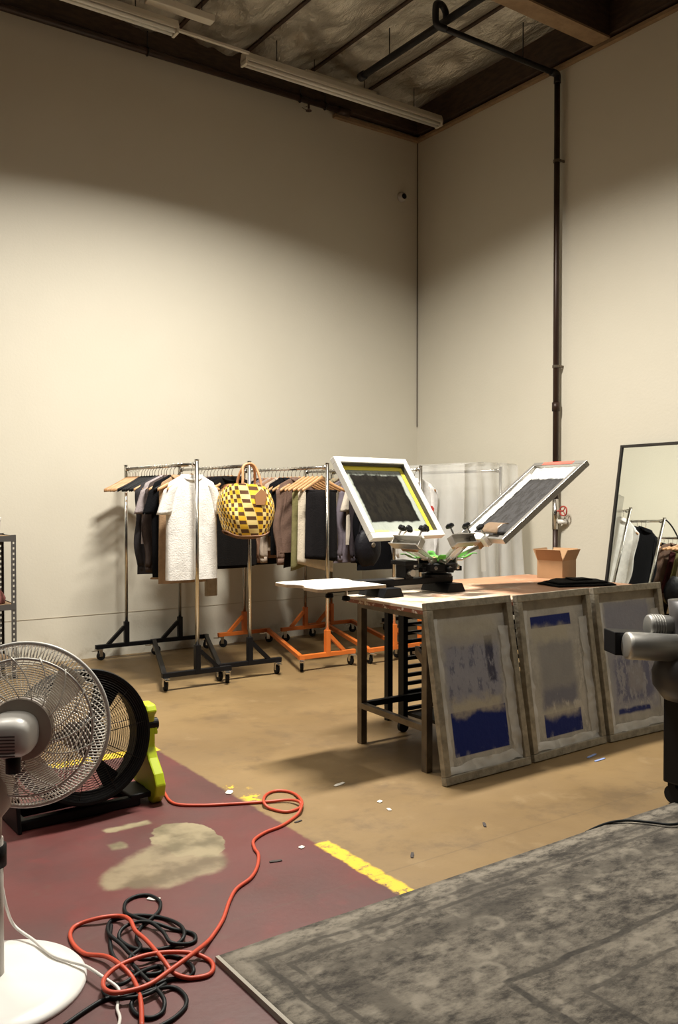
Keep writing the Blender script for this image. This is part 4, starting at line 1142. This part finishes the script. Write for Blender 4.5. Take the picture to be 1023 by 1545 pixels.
for k in range(7): m.box(HC+ax*-.170+vx*-.020+vy*(-.045+.009*k), (.07,.006,.0035), Matrix((vx, ax, vy)).transposed())
m.build('motor_vents', mat('vent_grey', (.10,.09,.085), .6), t)
MB().cyl(HC+ax*-.13+vy*-.04, HC+ax*-.13+vy*-.10, .020, n=14).build('tilt_joint', BLACKP, t, smooth=True)
pn = HC+ax*-.12+vy*-.07
MB().tube([(0,0,.74), (0,0,.80), pn], [.03,.028,.022], 14).build('tilt_arm', mat('fan_arm', (.55,.51,.46), .4), t, smooth=True)
BL = mat('fan_blade_plastic', (.42,.37,.31), .35)
for k in range(3):
    a0 = 2*PI*k/3+.5
    def bf(u, v):
        r = .035+.165*v; hw = (.12+.55*math.sin(PI*(.15+.6*v)))*(.8)
        a = a0+(u-.5)*hw+.35*v
        return fp(r, a, .035+(u-.5)*-.035)
    MB().grid(8, 10, bf).build('blade', BL, t, smooth=True, solid=.002)
MB().lathe([(.035,.0),(.04,.02),(.036,.06),(.01,.07)], 20, HC, ax).build('hub', BL, t, smooth=True)

# ------------------------------------------------------------------ black drum fan
t = thing('drum_fan', 'black drum floor fan with lime green handle on the red floor', 'fan', (-5.045, -3.66, 0), R(2))
dc = Vector((0, 0, .345)); tl = R(10)
ax2 = Vector((0, -math.cos(tl), math.sin(tl))); ux = Vector((1,0,0)); uz = ux.cross(ax2)*-1
uz = ax2.cross(ux)*-1 if (ax2.cross(ux)).z < 0 else ax2.cross(ux)
def dp(r, a, h): return dc+ax2*h+(ux*math.cos(a)+uz*math.sin(a))*r
RD_ = .292
m = MB(); n = 64; rings = []
for r, h in ((RD_-.014, -.10), (RD_, -.10), (RD_+.006, -.085), (RD_-.003, -.07), (RD_-.003, .07), (RD_+.006, .085), (RD_, .10), (RD_-.012, .10), (RD_-.016, .06), (RD_-.016, -.06), (RD_-.014, -.10)):
    rings.append([dp(r, 2*PI*k/n, h) for k in range(n)])
m.loft(rings, False, False).build('drum', BLACKP, t, smooth=False)
m = MB()
m.loft([[dp(r, 2*PI*k/n, h) for k in range(n)] for r, h in ((RD_-.012,.098),(RD_-.055,.080),(RD_-.055,.074),(RD_-.012,.088))], False, False)
m.build('inner_lip', BLACKP, t, smooth=True)
WB = mat('dark_fan_wire', (.03,.028,.026), .35, .5)
for h, nm in ((.095, 'front_guard'), (-.098, 'rear_guard')):
    m = MB()
    for k in range(20):
        r = .085+.20*k/19; m.tube([dp(r, 2*PI*i/48, h+.02*(1-((r-.08)/.2)**2)*(1 if h > 0 else -1)) for i in range(48)], .0012, 4, closed=True)
    for k in range(10):
        a = 2*PI*k/10+.1; m.tube([dp(.06+.225*i/4, a, h+.02*(1-(i/4)**2)*(1 if h > 0 else -1)-.003) for i in range(5)], .0020, 4)
    m.build(nm, WB, t, smooth=True)
MB().lathe([(.001,.128),(.070,.125),(.082,.112),(.080,.10)], 28, dc, ax2).build('badge_plate', BLACKP, t)
MB().lathe([(.05,.06),(.06,.02),(.06,-.09),(.03,-.10)], 20, dc, ax2).build('motor', BLACKP, t, smooth=True)
for k in range(3):
    a0 = 2*PI*k/3+.9
    def bf2(u, v):
        r = .055+.20*v; a = a0+(u-.5)*.42+.12*v
        return dp(r, a, .03+(u-.5)*-.07)
    MB().grid(6, 8, bf2).build('blade', BLACKP, t, smooth=True, solid=.0025)
# base and lime side bracket
m = MB().box2((-.31,-.09,.0), (.25,-.045,.045)); m.box2((-.31,.09,.0), (.25,.135,.045)); m.box2((-.31,-.09,.0), (-.26,.135,.04))
m.build('floor_skid', BLACKP, t, bevel=.008)
MB().prism([(-.12,.0),(.13,.0),(.05,.36),(-.03,.36)], -.315, -.297, Matrix(((0,0,1,0),(1,0,0,0),(0,1,0,0),(0,0,0,1)))).build('side_bracket', BLACKP, t, bevel=.006)
FRX = Matrix(((0,0,1,0),(1,0,0,0),(0,1,0,0),(0,0,0,1)))     # poly (y,z), extrude along x
lime = [(-.10,.0),(-.055,.0),(-.02,.055),(.11,.055),(.135,.13),(.11,.28),(.095,.34),(.08,.42),(.04,.45),(-.035,.445),(-.055,.415),(-.03,.39),(-.02,.35),(-.03,.30),(-.03,.25),(-.06,.20),(-.12,.14),(-.145,.09),(-.135,.04)]
lb = MB().prism(lime, .300, .352, FRX).build('lime_bracket', LIME, t, bevel=.008)
MB().prism([(-.03,.30),(.10,.30),(.092,.345),(-.02,.345)], .346, .366, FRX).build('handle_band', LIME, lb, bevel=.005)
MB().bar((.330,-.09,.055), (.330,.09,.145), .045, .014).build('rib', LIME, lb)
MB().cyl((.26,0,.345), (.372,0,.345), .028, n=20).build('pivot_knob', BLACKP, t)
MB().box2((.20,-.09,.03), (.345,.10,.055)).build('cross_foot', BLACKP, t, bevel=.006)

# ------------------------------------------------------------------ machine at the right edge
mp = gnd(1012, 1211)
t = thing('flash_dryer', 'black wheeled machine cabinet with two silver cylinders at the rug corner', 'machine', (-2.62, -5.20, 0))
MB().box2((-.17,-.27,.10), (.30,.10,.56)).build('cabinet', BLACKM, t, bevel=.01)
for x, y in ((-.14,.06), (.27,.06), (-.14,-.23), (.27,-.23)):
    m = MB().lathe([(.02,-.014),(.042,-.014),(.042,.014),(.02,.014)], 16, (x,y,.048), (1,0,0)); m.box((x,y,.092), (.036,.04,.02)); m.build('caster', RUBBER, t)
DG = mat('dark_grey_casting', (.060,.055,.055), .4, .3)
cc_ = CAM+ray(1042, 1000)*4.02; cen = (cc_.x+2.62, cc_.y+5.20)
MB().lathe([(.12,.50),(.165,.56),(.170,.62),(.15,.68),(.11,.76),(.092,.86),(.10,.95)], 28, (cen[0], cen[1], 0)).build('column', DG, t, smooth=True)
SIL = mat('brushed_silver', (.40,.39,.365), .46, .85)
cyd = Vector((-RGT.x*.96-FWD.x*.10, -RGT.y*.96-FWD.y*.10, .06)).normalized()
def cylpart(px_, py_, d, r, L, nm, ml):
    c0 = CAM+ray(px_, py_)*d-Vector((-2.62, -5.20, 0))
    MB().lathe([(r*.80,0),(r*.97,.006),(r,.02),(r,L)], 28, c0, -cyd).build(nm, ml, t, smooth=True); return c0
c0 = cylpart(944, 974, 3.94, .062, .30, 'cylinder', SIL)
c1_ = cylpart(976, 944, 4.02, .052, .26, 'cylinder', mat('ribbed_silver', (.27,.265,.25), .5, .8))
for k in range(5): MB().tube([c1_-cyd*(.02+.012*k)+(Vector((0,0,1))*math.cos(a)+cyd.cross(Vector((0,0,1))).normalized()*math.sin(a))*.053 for a in [2*PI*i/24 for i in range(24)]], .0025, 5, closed=True).build('rib_ring', SIL, t)
bc = CAM+ray(946, 969)*4.06-Vector((-2.62, -5.20, 0))
rot = Matrix((cyd, Vector((0,0,1)).cross(cyd).normalized(), Vector((0,0,1)))).transposed()
MB().box(bc+Vector((0,0,-.0)), (.17,.13,.105), rot).build('control_box', BLACKP, t, bevel=.004)
MB().lathe([(.001,.0),(.075,.01),(.085,.03),(.06,.05)], 20, (cen[0]-.10, cen[1]-.11, .53), (-.6,-.8,0)).build('red_dial', mat('dark_red_dial', (.16,.03,.02), .5), t, smooth=True)

# ------------------------------------------------------------------ cords
def cord(name, label, pts, r, mt, zs=None, k=6):
    P = []
    for i, p in enumerate(pts):
        z = p[2] if len(p) > 2 else r
        g = gnd(p[0], p[1], z); P.append(Vector((g.x, g.y, z)))
    P = smooth_path(P, k)
    for p in P: p.z = max(p.z, r)
    o = MB().tube(P, r, 8).build(name, mt, None, smooth=True)
    return tag(o, label, 'cord')
a_, b_, c_ = .007, .019, .031
cord('extension_cord', 'orange red extension cord snaking from the drum fan to the tangle', [
    (243,1183,.02),(248,1196),(262,1212),(300,1215),(350,1213),(400,1210),(435,1207,.012),(452,1210,b_),(452,1219),(432,1225),(408,1220),(398,1210,b_),(402,1199),(420,1193),(443,1197),(455,1208,b_),(454,1220,b_),(446,1232),(425,1246),(400,1256),(383,1268),(384,1280),(390,1290),(388,1308),(378,1325),(357,1341),(346,1360),(336,1388),(318,1416),(292,1438,c_),(258,1463,c_),(228,1484,c_),(200,1494,c_),(172,1498,c_),(157,1491,c_),(158,1476,c_),(178,1458,c_),(214,1443,c_),(250,1437,c_),(288,1438,b_),(313,1447),(322,1459),(314,1471),(288,1476),(262,1468,b_),(246,1448,c_),(222,1420,c_),(204,1404,c_),(196,1388,c_),(180,1382,b_),(150,1385,b_),(118,1395),(106,1408),(111,1425),(128,1439),(160,1443,b_),(184,1458,c_),(202,1479,b_),(212,1508,b_),(214,1550,b_)], .007, REDCORD)
q_ = .0065; w_ = .018
cord('power_cord', 'black power cord coiled in a loose tangle on the red floor', [
    (96,1548,q_),(130,1524,q_),(160,1507,q_),(190,1503,q_),(225,1490,q_),(255,1478,q_),(285,1474,q_),(292,1462,w_),(280,1450,q_),(258,1442,q_),(236,1446,q_),(206,1446,w_),(182,1424,w_),(164,1408,w_),(165,1392,q_),(182,1384,q_),(214,1381,q_),(250,1386,q_),(274,1398,w_),(277,1414,w_),(262,1427,q_),(232,1433,q_),(200,1430,q_),(180,1416,q_),(186,1400,w_),(208,1391,w_),(234,1393,w_),(262,1402,q_),(290,1408,q_),(295,1418,q_),(284,1424,q_),(258,1422,w_),(246,1406,w_),(228,1392,w_),(205,1384,w_),(189,1376,q_),(190,1361,q_),(206,1352,q_),(226,1351,q_),(241,1360,q_),(240,1374,q_),(226,1388,q_),(212,1400,q_),(206,1416,q_),(212,1430,w_),(196,1446,w_),(212,1468,w_),(236,1492,w_),(248,1510,w_),(244,1528,q_),(226,1536,q_),(206,1530,q_),(198,1516,q_),(208,1502,w_),(236,1492,w_),(262,1490,q_),(279,1502,q_),(280,1518,q_),(264,1535,q_),(240,1549,q_)], .0062, BLKCORD)
cord('second_power_cord', 'black cord loops lying under the orange red cord coil', [
    (168,1396,q_),(166,1420,q_),(172,1444,q_),(196,1466,q_),(226,1470,q_),(244,1466,q_),(240,1458,q_),(214,1466,w_),(186,1484,w_),(168,1486,q_),(156,1494,q_),(164,1504,q_),(190,1506,w_),(222,1500,w_),(250,1484,w_)], .0062, BLKCORD)
cord('fan_cord', 'white fan cord lying across the round fan base', [
    (2,1330,.20),(10,1370,.12),(22,1397,.050),(50,1418,.035),(78,1441,.033),(106,1451,.030),(130,1458,.030),(155,1474,.030),(178,1491,.016),(179,1506,.007),(177,1522,.007),(181,1536,.007),(178,1552,.007)], .0048, WHTCORD)
cord('rug_cable', 'thin black cable lying over the rug corner by the black machine', [
    (884,1256,.006),(905,1246,.016),(925,1240,.025),(950,1238,.028),(985,1241,.028),(1012,1244,.028),(1040,1240,.03)], .0055, BLKCORD)
# ------------------------------------------------------------------ scraps on the floor
def scrap(px_, py_, L, W, a, col, label, group, cat='scrap'):
    g = gnd(px_, py_); m = MB()
    pl = [(-L/2,-W/2),(L*.1,-W*.6),(L/2,-W*.3),(L/2,W/2),(-L*.2,W*.55),(-L/2,W*.3)]
    m.prism(pl, .001, .004)
    o = m.build('tape_scrap', col, None); o.location = (g.x, g.y, 0); o.rotation_euler = (0,0,a); tag(o, label, cat, group)
BT = mat('pale_blue_tape', (.26,.34,.62), .6); WTp = mat('paper_scrap', (.70,.66,.58), .8); DKS = mat('dark_scrap', (.05,.04,.035), .8)
for p in ((893,1141,.10,.014,.2), (905,1147,.09,.014,.05)): scrap(p[0], p[1], p[2], p[3], p[4], BT, 'thin strip of pale blue tape on the floor by the screens', 'blue tape strips')
for p in ((573,1210,.03,.02,.4), (587,1222,.03,.015,1.2), (512,1184,.07,.02,.2), (346,1196,.05,.03,.8), (455,1279,.025,.02,.3)): scrap(*p, WTp, 'small pale paper scrap lying on the workshop floor', 'pale floor scraps')
for p in ((731,1245,.05,.012,.9), (416,1300,.05,.014,-.3), (622,1291,.05,.012,.8), (450,1240,.04,.010,.1)): scrap(*p, DKS, 'small dark splinter lying on the workshop floor', 'dark floor splinters')
scrap(232, 1357, .045, .022, -.9, WTp, 'white paper tag on the black cord loop', None, 'tag')
